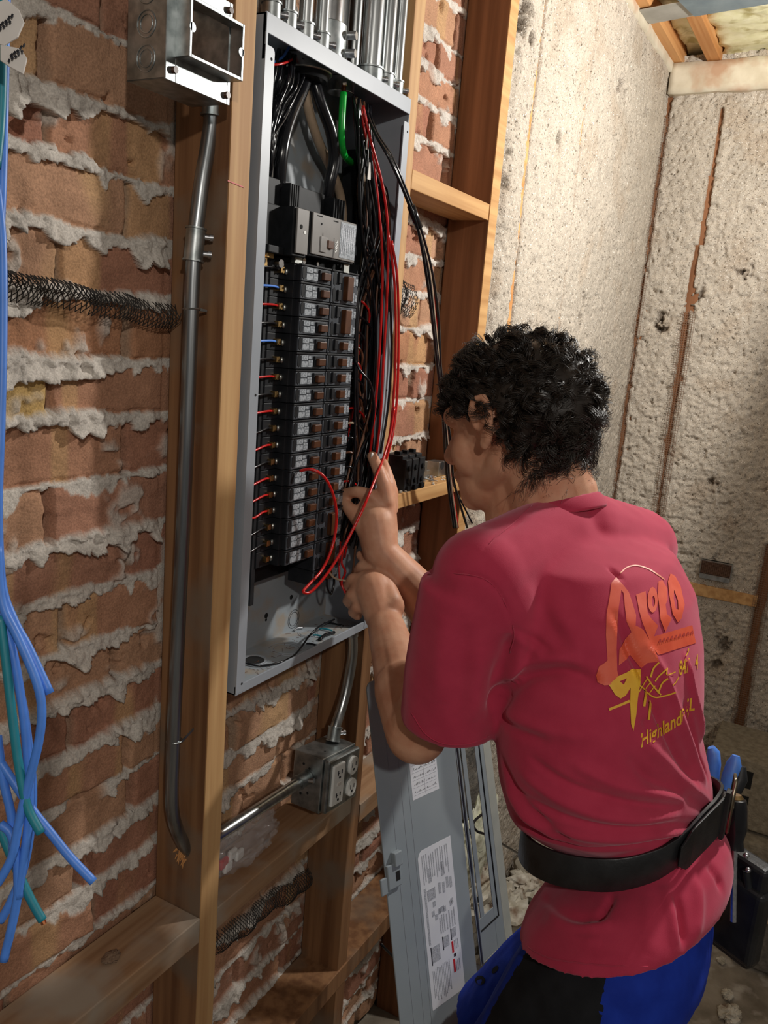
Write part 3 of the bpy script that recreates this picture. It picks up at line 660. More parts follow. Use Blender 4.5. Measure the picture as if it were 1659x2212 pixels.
for i, (x, r) in enumerate(((.888, .0088), (.925, .0088), (.960, .0088), (1.065, .0088), (1.084, .0088), (1.100, .0088), (1.133, .009), (1.166, .009))):
    t = thing('steel_conduit', 'silver conduit in the back row behind the others, %s from the left' % ORD[i], 'conduit', (x, .06, PZ1), 'conduits rising from the panel top')
    MB().cone((x, .058, PZ1 + .004), (x, .058, 2.6), r, r, 20).build('pipe', MT['emt'], t, 'auto')
    MB().cone((x, .058, PZ1), (x, .058, PZ1 + .022), r * 1.3, r * 1.3, 20).build('connector', MT['galv'], t, 'auto')

# conduit with a bend running down the left side of the first stud
YC = .030
cpx = [(458, 240), (455, 275), (447, 330), (438, 390), (429, 450), (421, 520), (416, 600), (412, 700), (405, 900), (397, 1100), (388, 1300), (379, 1500), (374, 1620), (371, 1700), (373, 1755), (382, 1790), (398, 1820), (412, 1836)]
cpt = [aY(x, y, YC) for x, y in cpx]; cpt[-2].x = .789; cpt[-1].x = .802
for p in cpt[3:-4]: p.x = min(p.x, .7835)
t = thing('bent_conduit', 'long dull steel conduit with offset bend strapped beside the left stud', 'conduit', (.78, YC, 0))
MB().tube(spline(cpt, 6), .0090, 20).build('pipe', MT['emt_old'], t, 'auto')
cc = aY(417, 565, YC); c2 = aY(424, 492, YC); coupling('coupling', cc, c2 - cc, .0112, (c2 - cc).length, t, 2, sd=(.75, -.65, 0))
cc = aY(457, 252, YC); c2 = aY(459, 218, YC); coupling('connector', cc, c2 - cc, .0115, .03, t, 1, sd=(.75, -.65, 0)); 
for px, py, ex in ((414, 668, 0), (377, 1600, 1)):
    c = aY(px, py, YC); m = MB(); m.ring(c, (0, .1, 1), .0098, .0011, 24, 6)
    if ex: m.frame(c + Vector((.004, -.010, -.001)), (.017, -.004, .012), (0, .0016, 0), (0, 0, .003))
    else: m.frame(c + Vector((.006, -.008, -.001)), (.010, -.002, -.001), (0, .0016, 0), (0, 0, .003))
    m.build('strap', MT['galv'], t, 'auto')

# square extension box with raised cover, top left
bx = thing('electrical_box', 'open square steel box with raised cover on the bare brick at the top left', 'electrical box', (.72, .01, 1.84))
x0, x1, z0, z1 = .672, .769, 1.832, 1.932
m = MB(); th = .0016
m.box(x0, x0 + th, -.016, .036, z0, z1); m.box(x1 - th, x1, -.016, .036, z0, z1); m.box(x0, x1, -.016, .036, z0, z0 + th); m.box(x0, x1, -.016, .036, z1 - th, z1); m.build('box_body', MT['galv'], bx, bevel=.0006)
m = MB()
for zc in (1.915, 1.884, 1.852):
    m.ring((x0 - .0004, .010, zc), (1, 0, 0), .0125, .0007, 26, 5); m.ring((x0 - .0004, .010, zc), (1, 0, 0), .0085, .0005, 22, 5)
m.build('knockout', MT['galv'], bx)
def ringplate(o, a, b, W_, H_, hx0, hx1, hz0, hz1, c, m):
    o, a, b, c = map(Vector, (o, a, b, c))
    for (u0, u1, v0, v1) in ((0, hx0, 0, H_), (hx1, W_, 0, H_), (hx0, hx1, 0, hz0), (hx0, hx1, hz1, H_)): m.frame(o + a * u0 + b * v0, a * (u1 - u0), b * (v1 - v0), c)
m = MB(); ringplate((x0 - .001, -.018, z0 - .001), (1, 0, 0), (0, 0, 1), .099, .102, .014, .094, .024, .078, (0, .002, 0), m); m.build('cover_plate', MT['galv'], bx, bevel=.0007)
m = MB(); rx0, rx1, rz0, rz1 = x0 + .012, x1 - .001, z0 + .022, z0 + .078
for a in ((rx0, rx0 + th, rz0, rz1), (rx1 - th, rx1, rz0, rz1), (rx0, rx1, rz0, rz0 + th), (rx0, rx1, rz1 - th, rz1)): m.box(a[0], a[1], -.036, -.017, a[2], a[3])
ringplate((rx0, -.037, rz0), (1, 0, 0), (0, 0, 1), rx1 - rx0, rz1 - rz0, .0035, rx1 - rx0 - .0035, .0035, rz1 - rz0 - .0035, (0, .0016, 0), m)
for xe in (rx0 + .004, rx1 - .004): m.cone((xe, -.037, (rz0 + rz1) / 2), (xe, -.0355, (rz0 + rz1) / 2), .005, n=14)
m.build('raised_ring', MT['galv'], bx, bevel=.0006)
s = MB()
for xe, ze in ((x0 + .010, z0 + .010), (x1 - .006, z0 + .008), (x1 - .006, z1 - .008)): s.cone((xe, -.018, ze), (xe, -.022, ze), .0035, n=10)
s.build('cover_screw', MT['handle'], bx, 'auto')

# outlet box under the panel
ob_ = thing('outlet_box', 'steel box with four white receptacles above the dusty wood block', 'outlet box', (1.1, .0, .82))
O = Vector((1.052, -.026, .921)); A = Vector((.103, 0, -.0145)); B = Vector((-.003, 0, -.097)); D = Vector((0, .056, 0)); a_, b_ = A.normalized(), B.normalized()
MB().frame(O, A, B, D).build('box_body', MT['galv'], ob_, bevel=.0015)
MB().frame(O - Vector((0, .012, 0)) + A * .02 + B * .02, A * .96, B * .96, (0, .012, 0)).build('cover_plate', MT['galv'], ob_, bevel=.004, seg=3)
m = MB()
for u, v in ((.25, .35), (.7, .35), (.2, .75), (.75, .8)): m.cone(O + D * v * .0 + Vector((-.0005, .014 + .03 * v, 0)) + B * (u), O + Vector((.0005, .014 + .03 * v, 0)) + B * u, .0022, n=8)
for u, v in ((.3, .3), (.75, .45)): m.cone(O + A * u + D * v - B * .003, O + A * u + D * v + B * .003, .002, n=8)
m.build('mounting_hole', MT['dark'], ob_)
def outlet(u0, u1, style):
    y = -.012 - .026; c = O + A * ((u0 + u1) / 2) + Vector((0, -.012, 0)); w_ = (u1 - u0) * A.length
    if style == 'square':
        r = MB().frame(c - a_ * w_ / 2 + b_ * .012 + Vector((0, -.004, 0)), a_ * w_, b_ * .072, (0, .006, 0)).build('receptacle', MT['white'], ob_, bevel=.002)
        cs = [.028, .068]
        MB().frame(c - a_ * .006 + b_ * .044 + Vector((0, -.0052, 0)), a_ * .012, b_ * .006, (0, .003, 0)).build('test_button', MT['tagw'], r, bevel=.0005)
    else:
        m = MB(); cs = [.028, .068]
        for q in cs: m.prism([(.0155 * math.cos(t) * (1 if abs(math.cos(t)) < .9 else .95), .0165 * math.sin(t)) for t in [2 * math.pi * i / 24 for i in range(24)]], c + b_ * q + Vector((0, -.004, 0)), a_, b_, (0, .006, 0))
        r = m.build('receptacle', MT['white'], ob_, bevel=.0008)
        MB().cone(c + b_ * .048 + Vector((0, -.0008, 0)), c + b_ * .048 + Vector((0, .003, 0)), .003, n=10).build('centre_screw', MT['zinc'], r)
    s = MB(); yo = Vector((0, -.0056 if style == 'square' else -.0045, 0))
    for q in cs:
        cc_ = c + b_ * q + yo
        s.frame(cc_ - a_ * .0065 - b_ * .006, a_ * .0013, b_ * .008, (0, .001, 0)); s.frame(cc_ + a_ * .0050 - b_ * .006, a_ * .0013, b_ * .007, (0, .001, 0))
        if style == 'square': s.frame(cc_ - a_ * .0065 - b_ * .0025, a_ * .0035, b_ * .0013, (0, .001, 0))
        s.cone(cc_ + b_ * .0065, cc_ + b_ * .0065 + Vector((0, .001, 0)), .0023, n=10)
    s.build('slots', MT['ink'], r)
outlet(.12, .46, 'square'); outlet(.58, .9, 'round')
# its two conduits
t = thing('short_conduit', 'bent conduit from the panel bottom down to the outlet box', 'conduit', (1.17, .03, 1.0), 'conduits to the outlet box')
pt = [Vector((1.180, .014, 1.104)), aY(762, 1400, .012), aY(758, 1440, .012), aY(748, 1490, .011), aY(736, 1535, .009), aY(724, 1572, .006), Vector((1.118, .004, .912))]
pt[-1] = aY(719, 1600, .004); 
MB().tube(spline(pt, 6), .0090, 18).build('pipe', MT['emt'], t, 'auto')
MB().cone((1.180, .014, 1.086), (1.180, .014, 1.1015), .0125, n=20).build('connector', MT['galv'], t, 'auto')
dd = (pt[-2] - pt[-1]).normalized(); coupling('connector', pt[-1], dd, .0115, .024, t, 1, sd=(.8, -.6, 0))
t = thing('short_conduit', 'straight shiny conduit running from the left stud into the outlet box', 'conduit', (.95, .02, .86), 'conduits to the outlet box')
pa = Vector((.829, .010, .842)); pb = O + B * .42 + D * .5; pa = pb + (aY(478, 1800, .012) - pb) * 1.35
if pa.x < .832: pa = pb + (pa - pb) * ((pb.x - .832) / (pb.x - pa.x))
dd = (pb - pa).normalized(); MB().tube([pa, pa + dd * .05, pb - dd * .002], .0090, 20).build('pipe', MT['emt'], t, 'auto')
coupling('connector', pb - dd * .026, dd, .0118, .026, t, 1, sd=(.3, -1, .2))

# ------------------------------------------------------------------ wires inside and outside the panel
def wire(name, pts, r, mat, label, cat='wire', group=None, n=6, sub=6, raw=False):
    P_ = [p if isinstance(p, Vector) else (Vector(p) if raw else aY(*p)) for p in pts]
    o = MB().tube(spline(P_, sub), r, n).build(name, MT[mat], None, True); return tag(o, label, cat, group)
# thick service cables
wire('service_cable', [(668, 150, .04), (650, 200, .035), (622, 270, .030), (608, 335, .028), (602, 412, .036)], .0085, 'w_black', 'thick black cable dropping to the left lug of the main breaker', 'cable', 'black service cables', 12)
wire('service_cable', [(672, 150, .04), (690, 215, .030), (715, 285, .026), (722, 345, .028), (712, 395, .032), (706, 440, .038)], .0085, 'w_black', 'thick black cable bending down to the right lug of the main breaker', 'cable', 'black service cables', 12)
wire('service_cable', [(655, 160, .05), (665, 230, .048), (686, 300, .050), (715, 365, .058), (736, 425, .064), (744, 500, .066)], .0068, 'w_tan', 'thick off-white neutral cable behind the black cables', 'cable', None, 12)
wire('ground_cable', [(742, 200, .020), (739, 250, .018), (738, 300, .020), (744, 335, .030), (760, 352, .045)], .0050, 'w_green', 'bright green ground cable near the panel top', 'cable', None, 12)
wire('bare_copper_end', [(743, 185, .022), (742, 203, .020)], .0034, 'copper', 'copper stub above the green ground cable', 'cable', None, 10)
# looped bundle of thin black wires in the top left corner
for k in range(22):
    r_ = random.Random(50 + k); x = 603 + r_.uniform(-12, 46); y0 = 105 + (x - 590) * .35
    pts = [(x + 8, y0, r_.uniform(.02, .06)), (x + r_.uniform(-4, 12), y0 + 45 + r_.uniform(-10, 20), r_.uniform(.015, .04)), (x - 14 - (x - 590) * .25, 235 + r_.uniform(-15, 15), r_.uniform(.015, .045)), (582 + r_.uniform(-6, 12), 320 + r_.uniform(-10, 20), r_.uniform(.02, .05)), (570 + r_.uniform(0, 10), 430 + r_.uniform(-15, 10), r_.uniform(.045, .065)), (566 + r_.uniform(0, 10), 600, .070)]
    wire('black_wire', pts, .0019, 'w_black', 'thin black wire of the bundle filling the top left corner of the panel', 'wire', 'black wires in the top left of the panel', 6, 5)
wire('thin_wire', [(640, 70, .05), (615, 118, .03), (592, 135, .03), (574, 150, .04)], .0016, 'w_blue', 'short blue wire high in the top left corner of the panel')
wire('thin_wire', [(660, 110, .05), (620, 134, .02), (590, 140, .02), (572, 139, .03)], .0016, 'w_red', 'short red wire crossing the top left corner of the panel')
# vertical wires in the left gutter
for k in range(15):
    r_ = random.Random(90 + k); x = .850 + .058 * (k + .5) / 15; y = r_.uniform(.045, .072); pts = [(x + r_.uniform(-.004, .004), y, z) for z in (1.74, 1.66, 1.55, 1.43, 1.32)] + [(x, y, 1.26 - r_.uniform(0, .05))]
    wire('black_wire', pts, .0021, 'w_black', 'thin black wire running down the dark left gutter of the panel', 'wire', 'black wires in the left gutter of the panel', 5, 3, raw=True)
MBx = MB().box(.846, .912, .0745, .0815, 1.215, 1.75); o = MBx.build('gutter_shadow_pad', MT['blk'], pan)  # black pad added behind the wires to stand in for the gutter's shade
o.name = 'gutter_shade_pad'
# leads from the left terminals across the gutter
LC = {1: 'w_blue', 2: 'w_red', 3: 'w_black', 4: 'w_blue', 5: 'w_black', 6: 'w_red', 7: 'w_black', 8: 'w_red', 9: 'w_black', 10: 'w_red', 12: 'w_red', 13: 'w_red', 14: 'w_red', 15: 'w_black', 0: 'w_black', 11: 'w_black', 16: 'w_black'}
for k, c in LC.items():
    z = ZT - (k + .5) * PITCH; low = (k > 9) * rnd.uniform(.006, .014) - (k == 14) * .028
    wire('breaker_lead', [(.936, .024, z), (.918, .020, z + .001), (.893, .018, z - .003 * (k > 8)), (.868, .022, z - .002 - low * .6), (.852, .035, z - .010 - low)], .0016, c, '%s lead clamped to the %s breaker of the left column' % (c[2:], ORD[k]), 'wire', 'leads to the left column of breakers', 7, 5, raw=True)
for k in range(17):
    z = ZT - (k + .5) * PITCH; o = MB().ell((.892, .030 + .004 * (k % 2), z - .011), (.0032, .003, .0022), 8, 5).build('wire_end', MT['copper'], None, True); tag(o, 'tiny copper wire end in the dark left gutter', 'wire end', 'copper wire ends in the left gutter')
# leads from the right breakers arching into the right gutter
cols = ['w_black', 'w_red', 'w_black', 'w_black', 'w_brown', 'w_red', 'w_black', 'w_black', 'w_red', 'w_tan', 'w_black', 'w_brown', 'w_black', 'w_red']
for k, c in enumerate(cols):
    z = ZT - (k + .7) * PITCH; r_ = random.Random(k + 400); xe = 1.158 + r_.uniform(0, .03)
    wire('breaker_lead', [(1.128, .025, z), (1.142, .016, z + .001), (xe - .004, .018, z - .018), (xe, .028, z - .06), (xe, .040, z - .14)], .0019, c, '%s lead leaving the right column of breakers beside row %s' % (c[2:], ORD[k]), 'wire', 'leads from the right column of breakers', 7, 5, raw=True)
# long wires falling through the right gutter
gc = ['w_black'] * 8 + ['w_brown'] * 2 + ['w_black', 'w_red', 'w_black', 'w_tan']
for k in range(95):
    r_ = random.Random(200 + k); c = gc[k % 14]; x0 = r_.uniform(762, 800); xa = r_.uniform(775, 846); xb = r_.uniform(770, 848); xc = r_.uniform(760, 826); y = r_.uniform(.006, .068) if c != 'w_red' else r_.uniform(.035, .06)
    pts = [(x0, 205 + (x0 - 760) * .55, y), (x0 + (xa - x0) * .3, 330, y * .9), (xa, 480 + r_.uniform(-40, 40), y), (xb, 660 + r_.uniform(-40, 40), y * .8 + .004), (xb - 6, 850 + r_.uniform(-30, 30), y * .8 + .003), (xc, 1010 + r_.uniform(-30, 40), y * .9), (xc - 18 - r_.uniform(0, 20), 1130 + r_.uniform(0, 60), y)]
    wire('gutter_wire', pts, .0019, c, 'thin %s wire in the dense bundle falling down the right side of the panel' % c[2:], 'wire', '%s wires in the right side of the panel' % c[2:], 6, 4)
# the brighter red and black strands standing forward of the bundle
fr = [([(778, 225, .01), (790, 290, 0), (806, 350, -.006), (818, 450, -.008), (826, 560, -.010), (822, 720, -.008), (812, 860, -.006), (803, 950, .0), (795, 1010, .01)], 'w_red', 'red wire hanging in front of the bundle, leftmost of the bright ones'),
      ([(784, 228, .0), (800, 300, -.008), (826, 400, -.012), (838, 500, -.014), (836, 640, -.014), (828, 780, -.012), (822, 900, -.010), (812, 990, -.004)], 'w_red', 'red wire hanging in front of the bundle, middle of the bright ones'),
      ([(786, 230, .01), (798, 310, -.004), (812, 430, -.006), (832, 540, -.010), (842, 640, -.012), (846, 760, -.012), (838, 880, -.012), (822, 980, -.01)], 'w_black', 'glossy black wire weaving between the bright red ones'),
      ([(846, 520, -.016), (858, 600, -.022), (861, 720, -.024), (858, 850, -.026), (848, 940, -.028), (832, 1000, -.03)], 'w_red', 'red wire bowing out over the right edge of the panel, outer one'),
      ([(838, 500, -.014), (852, 610, -.020), (855, 740, -.022), (850, 860, -.024), (840, 950, -.026), (822, 1010, -.02)], 'w_red', 'red wire bowing out over the right edge of the panel, inner one'),
      ([(770, 210, .02), (778, 300, .02), (786, 380, .02), (790, 470, .03)], 'w_tan', 'tan wire near the panel top beside the green cable, left one'),
      ([(778, 215, .02), (786, 290, .016), (782, 350, .02), (788, 440, .03)], 'w_tan', 'tan wire near the panel top beside the green cable, right one'),
      ([(844, 250, .03), (846, 290, .03), (846, 325, .03)], 'w_tan', 'short white wire ending in a tape flag at the panel\'s right side'),
      ([(757, 760, .02), (778, 800, .0), (800, 830, -.01), (808, 880, -.008), (802, 930, .0), (796, 980, .01)], 'w_black', 'glossy black wire arching out from the middle of the right breakers')]
for pts, c, lb in fr: wire('loose_wire', pts, .0021, c, lb, 'wire', None, 8, 8)
for (px, py, y, w_, h_, lb) in ((851, 333, .028, .024, .026, 'cream tape flag on a wire by the right side of the panel'), (796, 307, -.004, .010, .022, 'cream tape marker high on the black wires'), (800, 370, -.006, .012, .024, 'cream tape marker lower on the black wires')):
    c = aY(px, py, y); o = MB().frame(c + Vector((-w_ / 2, 0, -h_ / 2)), (w_, .002, .001), (0, .0015, 0), (.002, 0, h_)).build('tape_flag', MT['tagw'], bevel=.0006); tag(o, lb, 'tape')
# bundle that leaves the panel and hangs in front of the wood blocks
ob = [(790, 235, .01), (812, 290, -.02), (845, 345, -.045), (880, 430, -.055), (905, 500, -.06), (925, 590, -.06), (938, 690, -.06), (948, 790, -.06), (958, 880, -.062), (964, 960, -.06), (970, 1040, -.058), (985, 1140, -.056)]
for k, (c, dx, lb) in enumerate((('w_red', 4, 'red wire in the bundle hanging in front of the wood blocks'), ('w_black', -4, 'black wire on the left of the hanging bundle'), ('w_black', 0, 'black wire in the middle of the hanging bundle'), ('w_black', 9, 'black wire swinging out on the right of the hanging bundle'), ('w_tan', 2, 'pale wire inside the hanging bundle'), ('w_black', -1, 'black wire at the back of the hanging bundle'))):
    r_ = random.Random(k + 77); pts = []
    for j, (x, y, d) in enumerate(ob):
        s_ = 1.0 if j > 4 else .45
        if j in (7, 8): s_ = .45
        pts.append((x + dx * s_ + (r_.uniform(-1.5, 1.5) if j else 0) + (14 if c == 'w_black' and k == 3 and j == 11 else 0), y, d + .002 * (k - 2) + (.011 if c == 'w_red' else 0)))
    wire('hanging_wire', pts, .0023, c, lb, 'wire', None, 8, 7)
c0 = aY(888, 445, -.057); c1 = aY(905, 492, -.061); o = MB().tube([c0, (c0 + c1) / 2, c1], .0062, 12).build('black_tape_wrap', MT['w_black'], None, True); tag(o, 'black tape wrap around the hanging wire bundle', 'tape')
c0 = aY(955, 893, -.061); o = MB().ring(c0, (.2, 0, 1), .006, .0014, 18, 6).build('cable_tie', MT['w_brown'], None, True); tag(o, 'brown wire tie on the hanging bundle beside the hair', 'cable tie')
wire('hanging_wire', [(966, 1010, -.05), (985, 1060, -.05), (1005, 1100, -.06), (1020, 1130, -.07)], .0018, 'w_black', 'black wire end curving away below the chin')
# big red loop held by the hands
wire('red_loop_wire', [(648, 1017, .0), (672, 1014, -.015), (700, 1030, -.03), (720, 1070, -.035), (727, 1120, -.035), (718, 1180, -.035), (696, 1230, -.035), (668, 1262, -.04), (655, 1278, -.045), (672, 1278, -.05), (706, 1240, -.055), (738, 1190, -.06), (764, 1140, -.065), (790, 1085, -.07), (812, 1030, -.06), (828, 990, -.045), (842, 940, -.036), (852, 880, -.030)], .0022, 'w_red', 'bright red wire looping in front of the lower breakers up past the fingers', 'wire', None, 8, 8)
for k, (pts, c) in enumerate((([(742, 1180, .0), (738, 1215, -.01), (746, 1235, -.015), (738, 1260, -.02), (748, 1285, -.03)], 'w_red'), ([(735, 1170, .01), (733, 1230, .0), (736, 1260, -.01), (752, 1290, -.03)], 'w_red'), ([(708, 1232, -.005), (722, 1248, -.01), (742, 1254, -.02), (758, 1254, -.03)], 'w_tan'), ([(712, 1225, .0), (706, 1262, .0), (714, 1284, .0), (721, 1262, .0), (722, 1232, .01)], 'w_black'), ([(768, 1180, -.01), (764, 1220, -.02), (760, 1252, -.03)], 'w_brown'))):
    wire('held_wire', pts, .0018, c, ['short red wire kinked between the hands', 'second red wire running down to the lower fist', 'tan wire end pointing at the lower fist', 'small black wire loop under the breakers', 'brown wire between the two hands'][k], 'wire', None, 7, 7)
# things lying on the panel bottom
zf = PZ0 + T + .0024
wire('black_wire_offcut', [tuple(aZ(x, y, zf)) for x, y in ((528, 1432), (560, 1438), (600, 1432), (632, 1418), (652, 1396))] + [tuple(aZ(668, 1374, zf + .012)), tuple(aZ(692, 1352, zf + .018)), tuple(aZ(722, 1338, zf + .006))], .0016, 'w_black', 'long black wire offcut curling over the floor of the panel', 'wire', None, 8, 8, raw=True)
for k, ((x0, y0), (x1, y1), c, lb) in enumerate((((690, 1358), (718, 1362), 'w_teal', 'short teal wire scrap on the panel floor'), ((676, 1372), (700, 1376), 'w_teal', 'longer teal wire scrap on the panel floor'), ((690, 1382), (722, 1366), 'w_black', 'short black wire scrap on the panel floor'), ((700, 1345), (742, 1352), 'w_black', 'black wire scrap against the back of the panel floor'), ((662, 1390), (690, 1396), 'w_black', 'black wire scrap beside the long offcut'), ((636, 1362), (655, 1356), 'zinc', 'small screw on the panel floor'))):
    a = aZ(x0, y0, zf); b = aZ(x1, y1, zf); wire('wire_scrap', [tuple(a), tuple((a + b) / 2 + Vector((0, .003, .001))), tuple(b)], .0016 if k != 2 else .003, c, lb, 'screw' if c == 'zinc' else 'wire scrap', None, 6, 4, raw=True)
m = MB()
for k in range(90):
    p = Vector((rnd.uniform(.86, 1.18), rnd.uniform(.0, .075), PZ0 + T)); a = rnd.uniform(0, 6.3); L_ = rnd.uniform(.001, .012)
    m.tube([p, p + Vector((math.cos(a), math.sin(a), .15)) * L_], .0003, 3)
o = m.build('copper_clippings', MT['w_brown']); tag(o, 'hair-thin brown clippings and dust on the panel floor', 'debris', None, 'stuff')

# ------------------------------------------------------------------ spare parts on the shelf block
zs_ = 1.325
sp = None
for k, (x, lb) in enumerate(((1.325, 'spare black breaker on the shelf block, nearest the panel'), (1.352, 'spare black breaker on the shelf block, middle of the three'), (1.379, 'spare black breaker on the shelf block, furthest from the panel'))):
    t = thing('spare_breaker', lb, 'circuit breaker', (x, .035, zs_), 'spare breakers on the shelf')
    m = MB(); m.box(x - .0115, x + .0115, .004, .07, zs_ + .0005, zs_ + .058); m.box(x - .0115, x + .0115, .012, .05, zs_ + .056, zs_ + .064); m.build('case', MT['blk2'], t, bevel=.002)
    m = MB()
    for q in (.018, .042): m.cone((x, .001, zs_ + q), (x, .0045, zs_ + q), .005, n=10)
    m.box(x - .007, x + .007, -.001, .005, zs_ + .001, zs_ + .010); m.build('terminal_clip', MT['blk'], t, bevel=.0005)
    MB().box(x - .005, x + .005, .022, .034, zs_ + .063, zs_ + .070).build('toggle', MT['blk'], t, bevel=.001)
for k, (px, py, lb) in enumerate(((905, 1000, 'aluminium lug block with a round bore on the shelf block, left one'), (945, 1012, 'aluminium lug block on the shelf block, right one'))):
    c = aY(px, py, .045); c.z = zs_ + .016 + (.012 if k == 0 else 0); x = c.x; t = thing('lug_block', lb, 'terminal lug', (x, .045, zs_), 'lug blocks on the shelf')
    h0 = zs_ + .0005
    m = MB(); m.box(x - .017, x + .017, .034, .062, h0, h0 + (.038 if k == 0 else .03)); m.box(x + .012, x + .04, .038, .060, h0, h0 + .018); m.build('block', MT['alu'], t, bevel=.0015)
    MB().cone((x - .002, .0345, h0 + .022), (x - .002, .0334, h0 + .022), .008, n=16).build('bore', MT['dark'], t)
for k in range(7):
    r_ = random.Random(600 + k); x = 1.43 + r_.uniform(-.02, .04); y = .012 + r_.uniform(0, .03); a = r_.uniform(-1, 2.4); p = Vector((x, y, zs_ + .0032)); d = Vector((math.cos(a), math.sin(a), 0))
    t = thing('loose_screw', 'zinc screw lying in the small heap in front of the lug blocks', 'screw', tuple(p), 'zinc screws on the shelf')
    MB().cone(p, p + d * .022, .0022, .0018, 8).build('shank', MT['zinc'], t, 'auto'); MB().cone(p + d * .022, p + d * .026, .0050, .0044, 10).build('head', MT['zinc'], t, 'auto')
m = MB()
for k in range(160): m.ell((rnd.uniform(1.27, 1.54), rnd.uniform(.002, .075), zs_ + .0008), (rnd.uniform(.001, .004), rnd.uniform(.001, .004), rnd.uniform(.0006, .002)), 6, 4)
o = m.build('mortar_crumbs', MT['rubble']); tag(o, 'pale mortar crumbs scattered on the shelf block', 'debris', None, 'stuff')
# plastic bag on the dusty block
def crumple(name, c, R, mat, seed, label, cat, amp=.35, fl=1.0):
    n, mm = 40, 26; V = []
    for j in range(mm + 1):
        t = math.pi * j / mm
        for i in range(n):
            a = 2 * math.pi * i / n; d = np.array([math.sin(t) * math.cos(a), math.sin(t) * math.sin(a), math.cos(t)])
            h = 1 + amp * (float(billow(np.array([d[0] * 2 + seed]), np.array([d[1] * 2 + d[2] * 1.7]), 1.4, 4, seed)[0]) - .45) * 2
            p = d * h * np.array(R); p[2] = max(p[2], -R[2] * fl); V.append(tuple(np.array(c) + p))
    F = [(j * n + i, (j + 1) * n + i, (j + 1) * n + (i + 1) % n, j * n + (i + 1) % n) for j in range(mm) for i in range(n)]
    o = MB().add(V, F).build(name, mat, smooth='auto'); return tag(o, label, cat) if label else o
pl_m, _t, _b = base_mat('clear_plastic_film', (.9, .9, .92, 1), .16); _b.inputs['Transmission Weight'].default_value = .0; _b.inputs['Alpha'].default_value = .16; _b.inputs['Specular IOR Level'].default_value = .9
cb = aY(535, 1742, .04); bgt = thing('plastic_bag', 'crumpled clear plastic bag with white and red pieces on the dusty block', 'bag', (cb.x, cb.y, .775))
o = crumple('bag_film', (.93, .042, .806), (.085, .034, .036), pl_m, 3, None, None, .34, .85); child(o, bgt)
for k, (dx, dz, c_) in enumerate(((-.055, .012, 'redprint'), (-.035, .016, 'white'), (-.018, .006, 'white'), (-.045, .0, 'white'))):
    q = Vector((.93 + dx, .03, .783 + dz)); o = MB().frame(q, (.022, .004, -.004), (0, .008, 0), (.002, 0, .016)).build('wire_connector', MT[c_], bgt, bevel=.003)
o = crumple('mortar_crumb', tuple(aZ(240, 2068, .787)), (.014, .010, .005), MT['rubble'], 5, 'pale mortar crumb on the block in the bottom left corner', 'debris')

# ------------------------------------------------------------------ blue and teal wires hanging close to the camera on the left
DW = .55
bw = [([(14, -40), (12, 60), (8, 260), (4, 420), (-6, 600)], 'w_blue', 'blue wire hanging from the tags at the top left'),
      ([(8, -40), (6, 80), (2, 250), (-8, 360)], 'w_teal', 'teal wire hanging from the tags at the top left'),
      ([(-8, 400), (4, 520), (6, 700), (2, 900), (-4, 1100), (4, 1260), (30, 1340), (62, 1400), (108, 1498)], 'w_blue', 'blue wire ending shortest, beside the top of the lower loops'),
      ([(-6, 1180), (4, 1300), (40, 1380), (78, 1470), (90, 1530), (84, 1600), (62, 1690), (40, 1780), (26, 1850), (0, 1900), (-8, 1910)], 'w_blue', 'blue wire bowing right and sweeping back to the left edge'),
      ([(-6, 1260), (10, 1390), (44, 1500), (60, 1600), (70, 1700), (66, 1790), (50, 1880), (22, 1950), (0, 1990)], 'w_blue', 'blue wire crossing behind the bowed one'),
      ([(-4, 1640), (30, 1690), (70, 1750), (110, 1800), (150, 1850), (202, 1905)], 'w_blue', 'blue wire with its end furthest to the right'),
      ([(-8, 1230), (6, 1330), (30, 1420), (50, 1540), (60, 1640), (64, 1700), (60, 1790), (44, 1900), (30, 1980), (8, 2075)], 'w_blue', 'blue wire reaching lowest of the hanging wires'),
      ([(0, 1330), (14, 1440), (28, 1560), (40, 1650), (58, 1740), (88, 1800)], 'w_teal', 'teal wire with its end among the blue wires'),
      ([(-4, 1780), (20, 1840), (46, 1900), (70, 1950), (92, 1988)], 'w_teal', 'teal wire with a bare copper tip at the bottom left'),
      ([(-6, 1590), (6, 1680), (24, 1760), (30, 1840), (58, 1850)], 'w_blue', 'blue wire tucked behind the loops at the left edge'),
      ([(0, 1780), (22, 1800), (36, 1850), (40, 1940)], 'w_blue', 'blue wire stub at the left edge of the loops')]
for k, (pts, c, lb) in enumerate(bw):
    P3 = [aD(x, y, DW - .006 * (k % 4)) for x, y in pts]
    wire('hanging_blue_wire' if c == 'w_blue' else 'hanging_teal_wire', P3, .0029, c, lb, 'wire', 'wires hanging at the left edge', 10, 8)
e0 = aD(92, 1988, DW); e1 = aD(95, 1996, DW); o = MB().cone(e0, e1, .0018, n=8).build('bare_wire_tip', MT['copper']); tag(o, 'bare copper tip of the teal wire', 'wire end')
